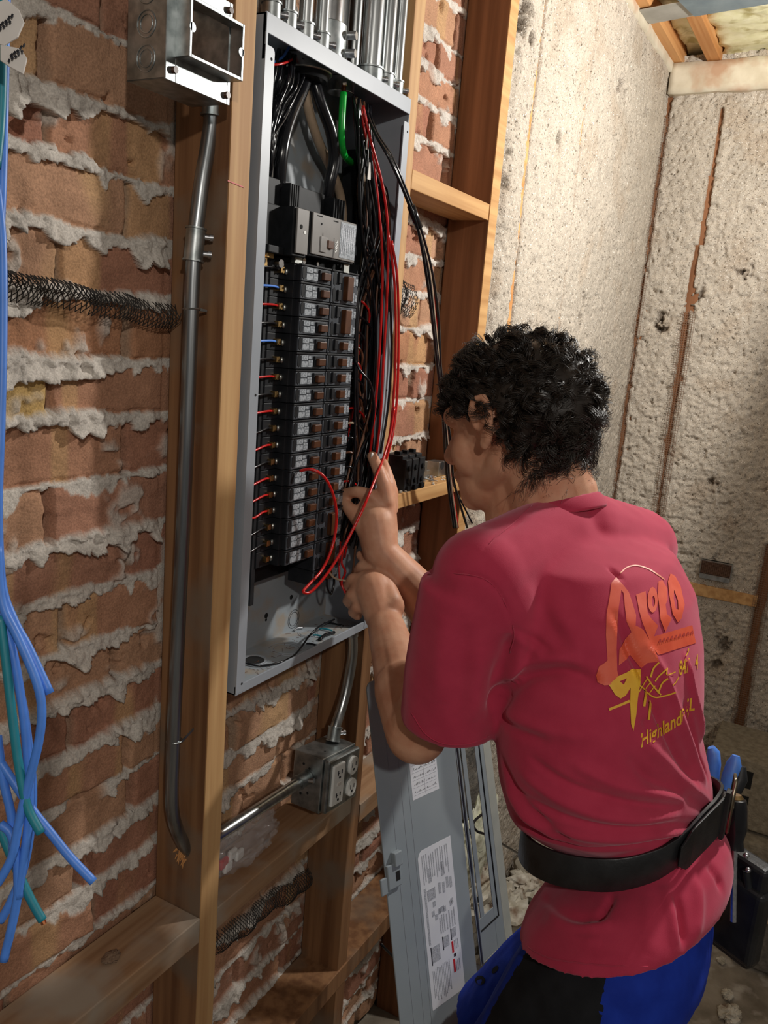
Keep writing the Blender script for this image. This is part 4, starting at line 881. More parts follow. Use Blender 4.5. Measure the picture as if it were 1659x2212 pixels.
for (pp, lb, tx, to_) in (([(-14, 10), (12, -4), (40, 20), (52, 48), (38, 80), (8, 98), (-14, 92)], 'large white wire tag with handwriting at the top left edge', 'HALL', (-4, 70)), ([(0, 96), (44, 104), (58, 126), (50, 160), (20, 144), (0, 130)], 'small white wire tag hanging below the larger one', 'B2', (22, 134))):
    Vf = [aD(x, y, .50) for x, y in pp]; n_ = len(Vf); fw = Vector(RW @ np.array([0, 0, -1])) * .0012
    t = thing('wire_tag', lb, 'tag', tuple(Vf[0]), 'tags on the hanging wires')
    MB().add(Vf + [v + fw for v in Vf], [tuple(range(n_)), tuple(range(n_, 2 * n_))[::-1]] + [(i, (i + 1) % n_, n_ + (i + 1) % n_, n_ + i) for i in range(n_)]).build('tag_body', MT['tagw'], t, bevel=.0004)
    m = MB(); r_ = random.Random(3)
    for q in range(2):
        for j in range(5):
            a = aD(to_[0] + j * 7 + q * 4 - 4, to_[1] - j * 5 - q * 12, .4985); m.tube([a, aD(to_[0] + j * 7 + q * 4 - 4 + r_.uniform(2, 5), to_[1] - j * 5 - q * 12 - r_.uniform(4, 9), .4985)], .0006, 4)
    m.build('handwriting', MT['ink'], t)

# ------------------------------------------------------------------ grey panel cover leaning beside the person
class Plane:
    def __init__(s, O, A, B): s.O = np.array(O, float); s.A = _n(A); s.B = np.array(B, float); s.B = _n(s.B - np.dot(s.B, s.A) * s.A); s.N = np.cross(s.A, s.B)
    def uv(s, px, py):
        r = ray(px, py); t = np.dot(s.O - CAM, s.N) / np.dot(r, s.N); p = CAM + r * t - s.O; return float(np.dot(p, s.A)), float(np.dot(p, s.B))
    def P(s, u, v, w_=0.0): return Vector(s.O + s.A * u + s.B * v + s.N * w_)
    def slab(s, m, u0, u1, v0, v1, w0, w1): m.frame(s.P(u0, v0, w0), Vector(s.A * (u1 - u0)), Vector(s.B * (v1 - v0)), Vector(s.N * (w1 - w0)))
T0 = np.array(aD(790, 1475, 1.27)); B0 = np.array(aD(845, 2212, 1.27))
PD = Plane(T0, [.955, -.295, 0], B0 - T0)
sgn = -1.0 if np.dot(PD.N, CAM - T0) < 0 else 1.0; PD.N *= sgn     # N points to the camera
cov = thing('panel_cover', 'grey steel panel cover with its door open leaning against the wood between brick and person', 'panel cover', tuple(PD.P(.1, .95)))
DWd, DL = .182, .93
rr = .012
poly = [(0, DL), (0, rr)] + [(rr - rr * math.cos(a), rr - rr * math.sin(a)) for a in (.4, .8, 1.2, 1.57)] + [(DWd, 0), (DWd, DL)]
door = MB().prism(poly, PD.P(0, 0, -.0012), Vector(PD.A), Vector(PD.B), Vector(PD.N) * .0024).build('door', MT['cover'], cov, bevel=.0008)
m = MB()
for q in (.028, .05, .066): PD.slab(m, q, q + .0006, .01, DL, .0010, .0016)
m.build('pressed_line', MT['paint'], door)
la = PD.uv(853, 1890); m = MB(); PD.slab(m, la[0] - .020, la[0] + .008, la[1] - .022, la[1] + .016, .001, .007); PD.slab(m, la[0] - .006, la[0] + .010, la[1] - .038, la[1] - .016, .001, .011); PD.slab(m, la[0] - .034, la[0] - .012, la[1] - .006, la[1] + .020, .001, .005)
lt = m.build('latch', MT['cover'], door, bevel=.0015)
m = MB(); PD.slab(m, la[0] - .004, la[0] + .004, la[1] - .008, la[1] + .006, .0068, .0076); m.build('latch_slot', MT['dark'], lt)
# instruction label: columns of print turned sideways, black rules and red bars
u0, v0 = PD.uv(900, 1842); u1 = PD.uv(970, 1792)[0]; v1 = PD.uv(925, 2195)[1] - .004; Wl, Hl = u1 - u0, v1 - v0
poly = [(u0, v1), (u0, v0 + .010), (u0 + .004, v0 + .003), (u0 + .010, v0), (u1, v0), (u1, v1)]
lab = MB().prism(poly, PD.P(0, 0, .0012), Vector(PD.A), Vector(PD.B), Vector(PD.N) * .0003).build('instruction_label', MT['paper'], door); lab['label'] = 'white instruction sheet with grey print, black rules and red bars'
g = MB(); k_ = MB(); rd = MB(); r_ = random.Random(8)
def lr(m, a, b, c, d): PD.slab(m, u0 + Wl * a, u0 + Wl * b, v0 + Hl * c, v0 + Hl * d, .0014, .0018)
for a in (.10, .16, .22, .30, .36, .42, .50, .56, .64, .70, .78, .84): lr(g, a, a + .022, .03 + r_.uniform(0, .02), .17 + r_.uniform(0, .05))
for a in (.24, .62): lr(g, a, a + .09, .13, .22)
lr(g, .08, .13, .24, .60); lr(g, .16, .40, .26, .33)
for a, c in ((.5, .25), (.62, .26), (.74, .24), (.84, .25)): lr(g, a, a + .07, c, c + .07)
for j in range(9): a = .2 + r_.uniform(0, .65); c = .34 + r_.uniform(0, .10); lr(g, a, a + .08, c, c + .035)
for a in (.44, .50, .56, .64, .72, .80, .87): lr(g, a, a + .030, .45 + r_.uniform(0, .02), .57)
for a, b, c, d in ((.14, .36, .62, .72), (.50, .64, .60, .67), (.76, .88, .58, .64)):
    lr(k_, a - .035, a - .012, c - .005, d + .01)
    q = a
    while q < b: lr(g, q, q + .022, c, d); q += .034
q = .1
while q < .62: lr(g, q, q + .016, .75 + r_.uniform(0, .02), .97 - r_.uniform(0, .05)); q += .045
lr(rd, .72, .775, .66, .735); lr(rd, .72, .775, .775, .86); lr(k_, .76, .83, .745, .765); lr(rd, .78, .80, .752, .758)
for q in (.80, .85, .90): lr(g, q, q + .022, .66, .72); lr(g, q, q + .022, .79, .86)
g.build('fine_print', MT['inkgrey'], lab); k_.build('black_rule', MT['ink'], lab); rd.build('red_bar', MT['redprint'], lab)
# handwritten circuit schedule above it
u0, v0 = PD.uv(878, 1600); u1, v1 = PD.uv(946, 1690)[0], PD.uv(885, 1732)[1]; v0 = v1 - .12; m = MB(); PD.slab(m, u0, u1, v0, v1, .0012, .0015); sh = m.build('circuit_schedule', MT['paper'], door); sh['label'] = 'white circuit schedule with handwritten lines'
m = MB(); g = MB(); Wl = u1 - u0
for j in range(9):
    vv = v1 - .010 - j * .012; PD.slab(g, u0 + .004, u1 - .004, vv + .0035, vv + .0039, .0014, .0018)
    for s_ in (.10, .55):
        for q in range(7): a = u0 + Wl * s_ + q * .0036; m.tube([PD.P(a, vv, .0018), PD.P(a + r_.uniform(.001, .003), vv - r_.uniform(.0, .004), .0018)], .00035, 3, False)
PD.slab(g, u0 + Wl * .48, u0 + Wl * .484, v0 + .01, v1 - .004, .0014, .0018); m.build('handwriting', MT['ink'], sh); g.build('ruled_line', MT['inkgrey'], sh)
# frame of the cover with its two breaker slots
H0 = np.array(PD.P(DWd + .0015, 0, -.004)); PFm = Plane(H0, [.985, -.17, 0], PD.B); PFm.N *= (-1.0 if np.dot(PFm.N, CAM - H0) < 0 else 1.0)
s1a, s1b = PFm.uv(985, 1640)[0], PFm.uv(1005, 2014); bl_ = (PFm.uv(1008, 1640)[0] + PFm.uv(1029, 1982)[0]) / 2; br_ = bl_ + .012
s2 = (PFm.uv(1038, 1650)[0] + PFm.uv(1054, 1936)[0]) / 2; s1 = max(.008, (s1a + s1b[0]) / 2); vb = s1b[1]; vb2 = PFm.uv(1052, 1940)[1]; vb2 = vb
ed = (PFm.uv(1066, 1700)[0] + PFm.uv(1070, 1950)[0]) / 2; ou = (PFm.uv(1104, 1780)[0] + PFm.uv(1110, 1990)[0]) / 2
print('frame', s1, bl_, br_, s2, vb, ed, ou)
m = MB(); vt = .035; fe = vb + .075
PFm.slab(m, 0, s1, 0, fe, -.0015, 0); PFm.slab(m, s1, s2, 0, vt, -.0015, 0); PFm.slab(m, s1, s2, vb, fe, -.0015, 0); PFm.slab(m, bl_, br_, vt, vb, -.0015, 0); PFm.slab(m, s2, ed, 0, fe, -.0015, 0)
fr_ = m.build('frame', MT['cover'], cov, bevel=.0006)
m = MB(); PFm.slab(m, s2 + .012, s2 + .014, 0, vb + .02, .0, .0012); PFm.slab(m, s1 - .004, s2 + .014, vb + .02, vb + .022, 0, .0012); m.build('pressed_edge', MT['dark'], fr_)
m = MB(); PFm.slab(m, ed, ed + .004, 0, fe, -.016, 0); PFm.slab(m, ed + .004, ou, 0, DL - .03, -.018, -.015); PFm.slab(m, .0, ed + .002, fe, fe + .003, -.016, 0); PFm.slab(m, .0, ed + .004, fe + .003, DL - .03, -.018, -.015); m.build('rim', MT['cover_raw'], cov, bevel=.003)
m = MB(); PFm.slab(m, .004, .008, 0, fe, 0, .003); m.build('hinge', MT['cover'], cov, bevel=.001)
m = MB()
for v in (.18, .30, .42):
    PFm.slab(m, .010, .014, v, v + .010, .0, .001)
m.build('hinge_slot', MT['dark'], cov)
m = MB()
for u, v in ((ed - .02, fe + .018), (.02, fe + .03)): m.cone(PFm.P(u, v, -.015), PFm.P(u, v, -.008), .004, n=10)
m.build('cover_screw', MT['zinc'], cov, 'auto')

# ------------------------------------------------------------------ rubble and scraps on the floor behind the cover
def chunk(c, R, mat, seed, label, cat, amp=.5):
    o = crumple(cat.replace(' ', '_'), (c[0], c[1], max(c[2], R[2] * .98)), R, MT[mat], seed, label, cat, amp); return o
def at_chunk(px, py, y, R, mat, seed, label, cat, amp=.45):
    c = aY(px, py, y); return crumple(cat.replace(' ', '_'), tuple(c), R, MT[mat], seed, label, cat, amp)
MT['scrapfoam'] = noise_mat('pale_insulation_scrap', lin(214, 216, 190), lin(236, 234, 214), 40, .9, 0, bump=.7, bdist=.004, c3=lin(150, 146, 120), s3=30)
at_chunk(1022, 1815, -.045, (.13, .040, .13), 'scrapfoam', 11, 'big pale slab of scrap insulation seen through the slots of the panel cover', 'insulation scrap', .3)
at_chunk(1030, 1935, -.055, (.12, .045, .07), 'rubble', 12, 'tan lump of rubble below the pale scrap behind the panel cover', 'rubble chunk', .4)
at_chunk(1000, 1680, -.035, (.13, .030, .12), 'cmu_dark', 15, 'dark lump added for the dark gap above the pale scrap behind the panel cover', 'rubble chunk', .4)  # added dark lump, so the slots look dark here
at_chunk(1010, 2030, -.035, (.14, .030, .07), 'cmu_dark', 16, 'dark lump added to darken the bottom of the left slot of the panel cover', 'rubble chunk', .4)  # second added lump, darkens the view through the slot
chunk((1.98, -.07, .05), (.10, .08, .06), 'rubble', 13, 'brown lump of rubble beyond the right edge of the panel cover', 'rubble chunk')
chunk((2.20, -.10, .05), (.12, .08, .05), 'rubble', 14, 'flat piece of rubble near the foot of the insulated wall', 'rubble chunk')
chunk((1.66, .02, .16), (.06, .05, .18), 'cmu_dark', 15, 'dark crusted debris standing behind the panel cover', 'rubble chunk')
for k in range(16):
    r_ = random.Random(900 + k); x = 1.65 + r_.uniform(-.1, .95); y = -.03 - r_.uniform(0, .7) * (1 if x > 1.8 else .3); R_ = r_.uniform(.008, .028)
    chunk((x, y, R_ * .6), (R_ * 1.3, R_, R_ * .6), 'rubble', 20 + k, 'small pale plaster chunk scattered on the concrete floor', 'plaster chunk')
    bpy.data.objects[-1] if False else None
for o in bpy.data.objects:
    if o.get('category') == 'plaster chunk': o['group'] = 'plaster chunks on the floor'
wire('floor_cable', [tuple(aY(1060, 1745, -.10)), tuple(aY(1024, 1775, -.10)), tuple(aY(1030, 1795, -.11)), tuple(aY(1055, 1806, -.12)), tuple(aY(1130, 1850, -.12))], .003, 'w_black', 'thin black cable curling over the rubble behind the panel cover', 'cable', None, 8, 7, raw=True)
wire('floor_cable', [(1.36, -.01, .36), (1.40, -.05, .28), (1.36, -.09, .20), (1.30, -.06, .16)], .003, 'w_black', 'black cable hooking down at the foot of the studs left of the cover', 'cable', None, 8, 7, raw=True)
# right-hand masonry
def cmu(name, px, py, x, size, mat, label, slots=()):
    c = aX(px, py, x); sx, sy, sz = size; t = thing(name, label, 'concrete block', (x + sx / 2, c.y - sy / 2, c.z - sz))
    MB().box(x, x + sx, c.y - sy, c.y, c.z - sz, c.z).build('block', MT[mat], t, bevel=.006)
    m = MB()
    for a, b in slots: m.box(x - .0012, x + .004, c.y - a - .022, c.y - a, c.z - b - .055, c.z - b)
    if slots: m.build('core_slot', MT['dark'], t)
    return t
cmu('concrete_block', 1535, 1618, 2.55, (.25, .40, .22), 'cmu', 'tan concrete block with two dark slots beside the tool pouch', ((.105, .035), (.105, .115)))
cmu('concrete_block', 1560, 1800, 2.50, (.25, .42, .22), 'cmu', 'tan concrete block under the slotted one')
c = aX(1590, 1960, 2.25); cmu('concrete_block', 1600, 1962, 2.24, (.22, .40, c.z - .001), 'cmu_dark', 'dark grey block standing on the floor in the bottom right corner')
t = MB().box(2.22, 2.46, aX(1600, 1945, 2.24).y - .40, aX(1600, 1945, 2.24).y - .03, c.z + .004, c.z + .030).build('white_board', MT['plaster'], bevel=.002); tag(t, 'whitish board edge lying on the dark block at the right edge', 'board')
# recessed box behind the netting of the far wall
fb = thing('wall_box', 'shallow electrical box behind netting on the far wall', 'electrical box', tuple(aX(1546, 1255, 2.835)))
a = aX(1517, 1208, 2.832); b = aX(1577, 1246, 2.832); 
m = MB(); yl, yr, zt_, zb_ = a.y, b.y, a.z, a.z - .045
for q in ((yl + .002, yl, zt_, zb_), (yr, yr - .002, zt_, zb_)): m.box(2.826, 2.85, min(q[0], q[1]), max(q[0], q[1]), zb_, zt_)
m.box(2.826, 2.85, yr, yl, zt_ - .002, zt_); m.box(2.826, 2.85, yr, yl, zb_ - .016, zb_); m.build('box_rim', MT['galv'], fb)
MB().box(2.836, 2.848, yr, yl, zb_, zt_).build('box_back', MT['handle'], fb)
m = MB(); n_ = 16
for k in range(n_ + 1): y = yr + (yl - yr) * k / n_; m.tube([(2.8255, y, zb_), (2.8255, y, zt_)], .0005, 4)
for k in range(11): z = zb_ + (zt_ - zb_) * k / 10; m.tube([(2.8255, yr, z), (2.8255, yl, z)], .0005, 4)
m.build('netting', MT['mesh'], fb)
# netting over the stud slots
def netting(x, y0, y1, z0, z1, st, label):
    m = MB(); k = z0
    while k < z1: m.frame((x, y0, k), (0, y1 - y0, 0), (.0006, 0, 0), (0, 0, .0011)); k += st
    k = y0
    while k < y1: m.frame((x, k, z0), (0, .0011, 0), (.0006, 0, 0), (0, 0, z1 - z0)); k += st
    o = m.build('netting', MT['mesh']); tag(o, label, 'netting', 'brown netting over the far wall studs')
netting(2.829, -.195, -.150, .55, 1.75, .0075, 'brown netting strip over the middle stud slot of the far wall')
netting(2.829, -.030, -.004, 1.0, 2.33, .0075, 'brown netting strip running down the room corner')
netting(2.829, -.550, -.505, .1, 1.05, .0075, 'brown netting strip over the right-hand stud of the far wall')
# strap, tape and foil board under the joists
def strip(name, pl, pr_, z, w_, mat, label, cat, yext=0.0):
    a = aZ(*pl, z); b = aZ(*pr_, z); d = (b - a); b = b + d.normalized() * yext; s_ = Vector((d.normalized().y, -d.normalized().x, 0)) * w_
    o = MB().frame(a, b - a, s_, (0, 0, .0015)).build(name, MT[mat]); return tag(o, label, cat)
strip('tape_strip', (1404, 52), (1512, 32), 2.470, .10, 'tape', 'grey tape strip stuck across the two ceiling joists', 'tape')
strip('steel_strap', (1500, 36), (1700, 2), 2.462, .13, 'tape2', 'blue-grey steel strap crossing the foam bay at the top right', 'strap', .4)
a = aZ(1506, 30, 2.474); o = MB().box(1.9, a.x - .02, a.y - .6, a.y, 2.474, 2.4765).build('foil_board', MT['foil']); tag(o, 'crinkled silver foil board under the joists at the top edge', 'board')

# ------------------------------------------------------------------ the person
SR, SU, SF = RW @ np.array([1, 0, 0]), RW @ np.array([0, 1, 0]), RW @ np.array([0, 0, -1])
UB = _n([.982, -.19, 0]); FB = _n([.19, .982, 0]); ZB = np.array([0, 0, 1.0])        # the person's right, front, up
def A3(px, py, d): return np.array(aD(px, py, d))
def capsule(p0, p1, r0, r1, n=18, h=5, sq=None):
    """closed tapered capsule; sq = (axis, factor) flattens the section along an axis"""
    p0, p1 = np.array(p0, float), np.array(p1, float); d = p1 - p0; L = np.linalg.norm(d); d = d / L; u = np.cross(d, [0, 0, 1.0]); u = _n(u if np.linalg.norm(u) > .1 else np.cross(d, [1.0, 0, 0])); v = np.cross(d, u)
    prof = [(-r0 * math.cos(a), r0 * math.sin(a)) for a in np.linspace(0, math.pi / 2, h + 1)] + [(L + r1 * math.sin(a), r1 * math.cos(a)) for a in np.linspace(0, math.pi / 2, h + 1)]
    V = []; F = []
    for t, r in prof:
        for i in range(n):
            a = 2 * math.pi * i / n; o = (u * math.cos(a) + v * math.sin(a)) * max(r, 1e-5)
            if sq is not None: o = o - sq[0] * np.dot(o, sq[0]) * (1 - sq[1])
            V.append(p0 + d * t + o)
    m = len(prof)
    for j in range(m - 1):
        for i in range(n): F.append((j * n + i, j * n + (i + 1) % n, (j + 1) * n + (i + 1) % n, (j + 1) * n + i))
    F += [tuple(range(n))[::-1], tuple(range((m - 1) * n, m * n))]; return V, F
def ellip(c, axes, R, n=22, m=14):
    V = []; F = []; c = np.array(c)
    for j in range(m + 1):
        t = math.pi * j / m
        for i in range(n):
            a = 2 * math.pi * i / n; s_ = max(math.sin(t), 1e-4); V.append(c + axes[0] * R[0] * s_ * math.cos(a) + axes[1] * R[1] * s_ * math.sin(a) + axes[2] * R[2] * math.cos(t))
    for j in range(m):
        for i in range(n): F.append((j * n + i, (j + 1) * n + i, (j + 1) * n + (i + 1) % n, j * n + (i + 1) % n))
    return V, F
def loft(rings):
    n = len(rings[0]); V = [p for r in rings for p in r]; F = []
    for j in range(len(rings) - 1):
        for i in range(n): F.append((j * n + i, j * n + (i + 1) % n, (j + 1) * n + (i + 1) % n, (j + 1) * n + i))
    F += [tuple(range(n))[::-1], tuple(range((len(rings) - 1) * n, len(rings) * n))]; return V, F
def remesh(parts, voxel, smooth=6, fac=.5):
    m = MB()
    for V, F in parts: m.add(V, F)
    me = bpy.data.meshes.new('tmp'); me.from_pydata(m.v, [], m.f); bm = bmesh.new(); bm.from_mesh(me)
    # every part gets outward normals of its own
    bmesh.ops.recalc_face_normals(bm, faces=bm.faces); bm.to_mesh(me); bm.free()
    o = bpy.data.objects.new('tmp', me); COL.objects.link(o)
    r = o.modifiers.new('r', 'REMESH'); r.mode = 'VOXEL'; r.voxel_size = voxel; r.adaptivity = 0
    s = o.modifiers.new('s', 'SMOOTH'); s.iterations = smooth; s.factor = fac
    dg = bpy.context.evaluated_depsgraph_get(); out = bpy.data.meshes.new_from_object(o.evaluated_get(dg)); bpy.data.objects.remove(o)
    out.polygons.foreach_set('use_smooth', [True] * len(out.polygons)); return out
def verts(me): a = np.empty(len(me.vertices) * 3, np.float32); me.vertices.foreach_get('co', a); return a.reshape(-1, 3).astype(float)
def normals(me): a = np.empty(len(me.vertices) * 3, np.float32); me.vertex_normals.foreach_get('vector', a); return a.reshape(-1, 3).astype(float)

skin_m, _t, _b = base_mat('skin', lin(206, 152, 122), .5); _b.inputs['Subsurface Weight'].default_value = .12; _b.inputs['Subsurface Scale'].default_value = .008; _b.inputs['Subsurface Radius'].default_value = (1, .35, .2); _b.inputs['Specular IOR Level'].default_value = .35
_N, _L = _t.nodes, _t.links; _tc = _N.new('ShaderNodeTexCoord'); _z = _N.new('ShaderNodeTexNoise'); _z.inputs['Scale'].default_value = 38; _z.inputs['Detail'].default_value = 5; _L.new(_tc.outputs['Object'], _z.inputs['Vector'])
_r = _N.new('ShaderNodeValToRGB'); _r.color_ramp.elements[0].position = .35; _r.color_ramp.elements[1].position = .68; _r.color_ramp.elements[0].color = lin(212, 162, 132); _r.color_ramp.elements[1].color = lin(196, 138, 108); _L.new(_z.outputs['Fac'], _r.inputs['Fac']); _L.new(_r.outputs['Color'], _b.inputs['Base Color'])
_z2 = _N.new('ShaderNodeTexNoise'); _z2.inputs['Scale'].default_value = 700; _L.new(_tc.outputs['Object'], _z2.inputs['Vector']); _bp = _N.new('ShaderNodeBump'); _bp.inputs['Strength'].default_value = .12; _bp.inputs['Distance'].default_value = .001; _L.new(_z2.outputs['Fac'], _bp.inputs['Height']); _L.new(_bp.outputs[0], _b.inputs['Normal'])
shirt_m = noise_mat('crimson_cotton', lin(176, 50, 76), lin(184, 56, 82), 30, .85, 0, bump=.25, bdist=.0006, bscale=900, spec=.15)
_pb = shirt_m.node_tree.nodes['Principled BSDF']; _pb.inputs['Sheen Weight'].default_value = .35; _pb.inputs['Sheen Tint'].default_value = (1, .6, .7, 1); _pb.inputs['Sheen Roughness'].default_value = .5
MT['shorts_blue'] = noise_mat('blue_shorts', lin(22, 48, 150), lin(28, 58, 168), 30, .8, 0, bump=.3, bdist=.001, bscale=500, spec=.2)
MT['shorts_black'] = noise_mat('black_shorts_panel', lin(26, 27, 30), lin(34, 35, 38), 30, .85, 0, bump=.3, bdist=.001, bscale=500, spec=.2)
MT['leather'] = noise_mat('black_leather', lin(24, 25, 27), lin(38, 39, 41), 40, .42, 0, bump=.3, bdist=.001, bscale=220)
MT['buckle'] = noise_mat('worn_metal', lin(140, 130, 112), lin(170, 160, 140), 60, .35, 1.0)

per = thing('person', 'person with curly black hair, crimson t-shirt and blue shorts wiring the panel', 'person', (1.02, -.50, 0))
# --- head frame
HC = A3(1112, 898, 1.10); ph = math.radians(16)
hf = _n(FB * math.cos(ph) - ZB * math.sin(ph)); hu = _n(ZB * math.cos(ph) + FB * math.sin(ph)); hl = -UB
HA = [hl, hf, hu]
def Hd(l, f, u): return HC + hl * l + hf * f + hu * u
neck0 = A3(1192, 1106, 1.10)
parts = [ellip(Hd(0, -.008, .010), HA, (.074, .096, .088)), ellip(Hd(0, .035, -.030), HA, (.058, .056, .075)), capsule(Hd(.042, .0, -.058), Hd(.012, .072, -.100), .022, .019), capsule(Hd(-.042, .0, -.058), Hd(-.012, .072, -.100), .022, .019),
         ellip(Hd(0, .078, -.100), HA, (.022, .020, .020)), ellip(Hd(0, .050, -.085), HA, (.045, .045, .038)),
         capsule(Hd(0, .085, -.005), Hd(0, .108, -.040), .009, .013), ellip(Hd(.009, .100, -.044), HA, (.009, .010, .007)), ellip(Hd(-.009, .100, -.044), HA, (.009, .010, .007)),
         capsule(Hd(.020, .088, -.068), Hd(-.020, .088, -.068), .0075, .0075), capsule(Hd(.017, .085, -.078), Hd(-.017, .085, -.078), .008, .008),
         capsule(Hd(.042, .066, .010), Hd(-.042, .066, .010), .016, .016), ellip(Hd(.038, .054, -.040), HA, (.024, .024, .032)), ellip(Hd(-.038, .054, -.040), HA, (.024, .024, .032)), ellip(Hd(0, .055, -.062), HA, (.042, .036, .045)),
         capsule(Hd(0, -.030, -.055), neck0 + ZB * .01, .056, .060), capsule(neck0 + ZB * .02, neck0 - ZB * .08 + FB * .02, .058, .055), capsule(Hd(0, .015, -.08), neck0 + FB * .045 - ZB * .04, .040, .045)]
for s_ in (1, -1):   # ears: back plate, rim and lobe
    e = lambda l, f, u: Hd(s_ * l, f, u)
    parts += [ellip(e(.076, -.002, -.008), [hl, _n(hf + hl * s_ * -.5), hu], (.008, .017, .030))]
    rim = [(.078, .010, -.012), (.081, .014, .008), (.084, .006, .023), (.084, -.010, .024), (.085, -.017, .010), (.083, -.014, -.010), (.081, -.006, -.028), (.077, .002, -.036)]
    parts += [capsule(e(*rim[i]), e(*rim[i + 1]), .0045, .0045, 10, 3) for i in range(len(rim) - 1)] + [ellip(e(.077, .002, -.033), HA, (.005, .007, .009))]
# --- arms and hands
LS = A3(1052, 1275, .985); LE = A3(900, 1582, 1.085); LW = A3(830, 1338, 1.275)
RS = A3(1372, 1185, 1.20); RW_ = A3(824, 1192, 1.315); RE = A3(1010, 1400, 1.33)
parts += [capsule(LS, LE, .036, .040), capsule(LE, LE + (LW - LE) * .35, .041, .042), capsule(LE + (LW - LE) * .3, LW, .041, .027, sq=(_n(np.cross(LW - LE, SR)), .9)),
          capsule(RS, RE, .036, .040), capsule(RE, RE + (RW_ - RE) * .4, .042, .041), capsule(RE + (RW_ - RE) * .35, RW_, .041, .026)]
def finger(pts, rs): return [capsule(A3(*pts[i]), A3(*pts[i + 1]), rs[i], rs[i + 1], 12, 4) for i in range(len(pts) - 1)]
# left (near) hand: loose fist, thumb side up
parts += [capsule(A3(826, 1330, 1.28), A3(808, 1272, 1.300), .028, .031), capsule(A3(838, 1310, 1.285), A3(792, 1290, 1.31), .026, .026), ellip(A3(796, 1276, 1.305), [SR, SU, SF], (.030, .034, .022)), capsule(A3(845, 1300, 1.28), A3(828, 1255, 1.30), .018, .016)]
parts += finger([(806, 1242, 1.312), (782, 1226, 1.325), (768, 1244, 1.345), (762, 1256, 1.355)], [.0125, .0110, .0098, .0085])
parts += finger([(790, 1256, 1.300), (764, 1252, 1.310), (752, 1268, 1.330), (760, 1282, 1.340)], [.0125, .0112, .0100, .009])
parts += finger([(786, 1284, 1.296), (761, 1284, 1.303), (752, 1298, 1.322), (762, 1308, 1.332)], [.0122, .0108, .0096, .009])
parts += finger([(796, 1312, 1.290), (772, 1311, 1.296), (763, 1322, 1.312), (772, 1330, 1.322)], [.0112, .0100, .0090, .008])
parts += finger([(826, 1262, 1.305), (808, 1226, 1.320), (790, 1206, 1.332), (780, 1200, 1.338)], [.0150, .0118, .0102, .009])
# right (far) hand: index and thumb pinch to the left, the other fingers stretched up
parts += [capsule(A3(822, 1188, 1.318), A3(812, 1130, 1.325), .029, .033), ellip(A3(812, 1118, 1.325), [SR, SU, SF], (.034, .042, .019)), capsule(A3(836, 1150, 1.32), A3(834, 1092, 1.325), .018, .016)]
parts += finger([(822, 1092, 1.318), (800, 1070, 1.318), (772, 1062, 1.322), (745, 1066, 1.335)], [.0130, .0112, .0098, .0085])
parts += finger([(794, 1152, 1.318), (774, 1122, 1.318), (756, 1100, 1.325), (740, 1082, 1.335)], [.0160, .0128, .0112, .009])
parts += finger([(836, 1084, 1.318), (828, 1044, 1.315), (816, 1010, 1.320), (804, 986, 1.328)], [.0130, .0115, .0102, .0088])
parts += finger([(842, 1086, 1.330), (840, 1046, 1.332), (834, 1018, 1.338), (827, 1000, 1.345)], [.0125, .0108, .0096, .0085])
parts += finger([(846, 1100, 1.338), (848, 1064, 1.345), (843, 1040, 1.352), (838, 1024, 1.358)], [.0112, .0098, .0088, .008])
# --- trunk under the shirt, legs, feet
hip = A3(1368, 1900, 1.09)
parts += [capsule(A3(1225, 1230, 1.10), A3(1300, 1560, 1.10), .062, .058), capsule(A3(1300, 1560, 1.10), hip, .058, .046), capsule(LS + (RS - LS) * .1 - ZB * .02, RS - ZB * .03, .032, .032)]
KL = np.array([.85, -.40, .50]); KR = np.array([1.10, -.34, .50]); FL_ = np.array([.84, -.50, .09]); FR_ = np.array([1.14, -.52, .09])
hipL = hip - UB * .085 - ZB * .06; hipR = hip + UB * .085 - ZB * .06
parts += [capsule(hipL, KL, .080, .052), capsule(hipR, KR, .080, .052), capsule(KL, FL_, .050, .034), capsule(KR, FR_, .050, .034)]
body = remesh(parts, .0026, 5, .5)
bo = mesh_obj('body', body, skin_m, per)
# nails on the visible fingertips
nl = MB(); 
for p_, r_ in (((804, 984, 1.320), .004),): nl.ell(A3(*p_), (r_, .002, .005), 10, 6)
nl.build('fingernail', MT['tagw'], bo, True)
mk_ = MB().ell(A3(846, 1322, 1.252), (.0022, .0022, .0035), 8, 6).build('scratch', MT['handle'], bo, True); bpy.data.objects.remove(mk_)
# shoes
m = MB()
for f in (FL_, FR_):
    q = remesh([capsule(f + np.array([0, -.02, -.04]), f + np.array([.01, .16, -.045]), .045, .042)], .006, 3)
    o = mesh_obj('shoe', q, MT['leather'], per)

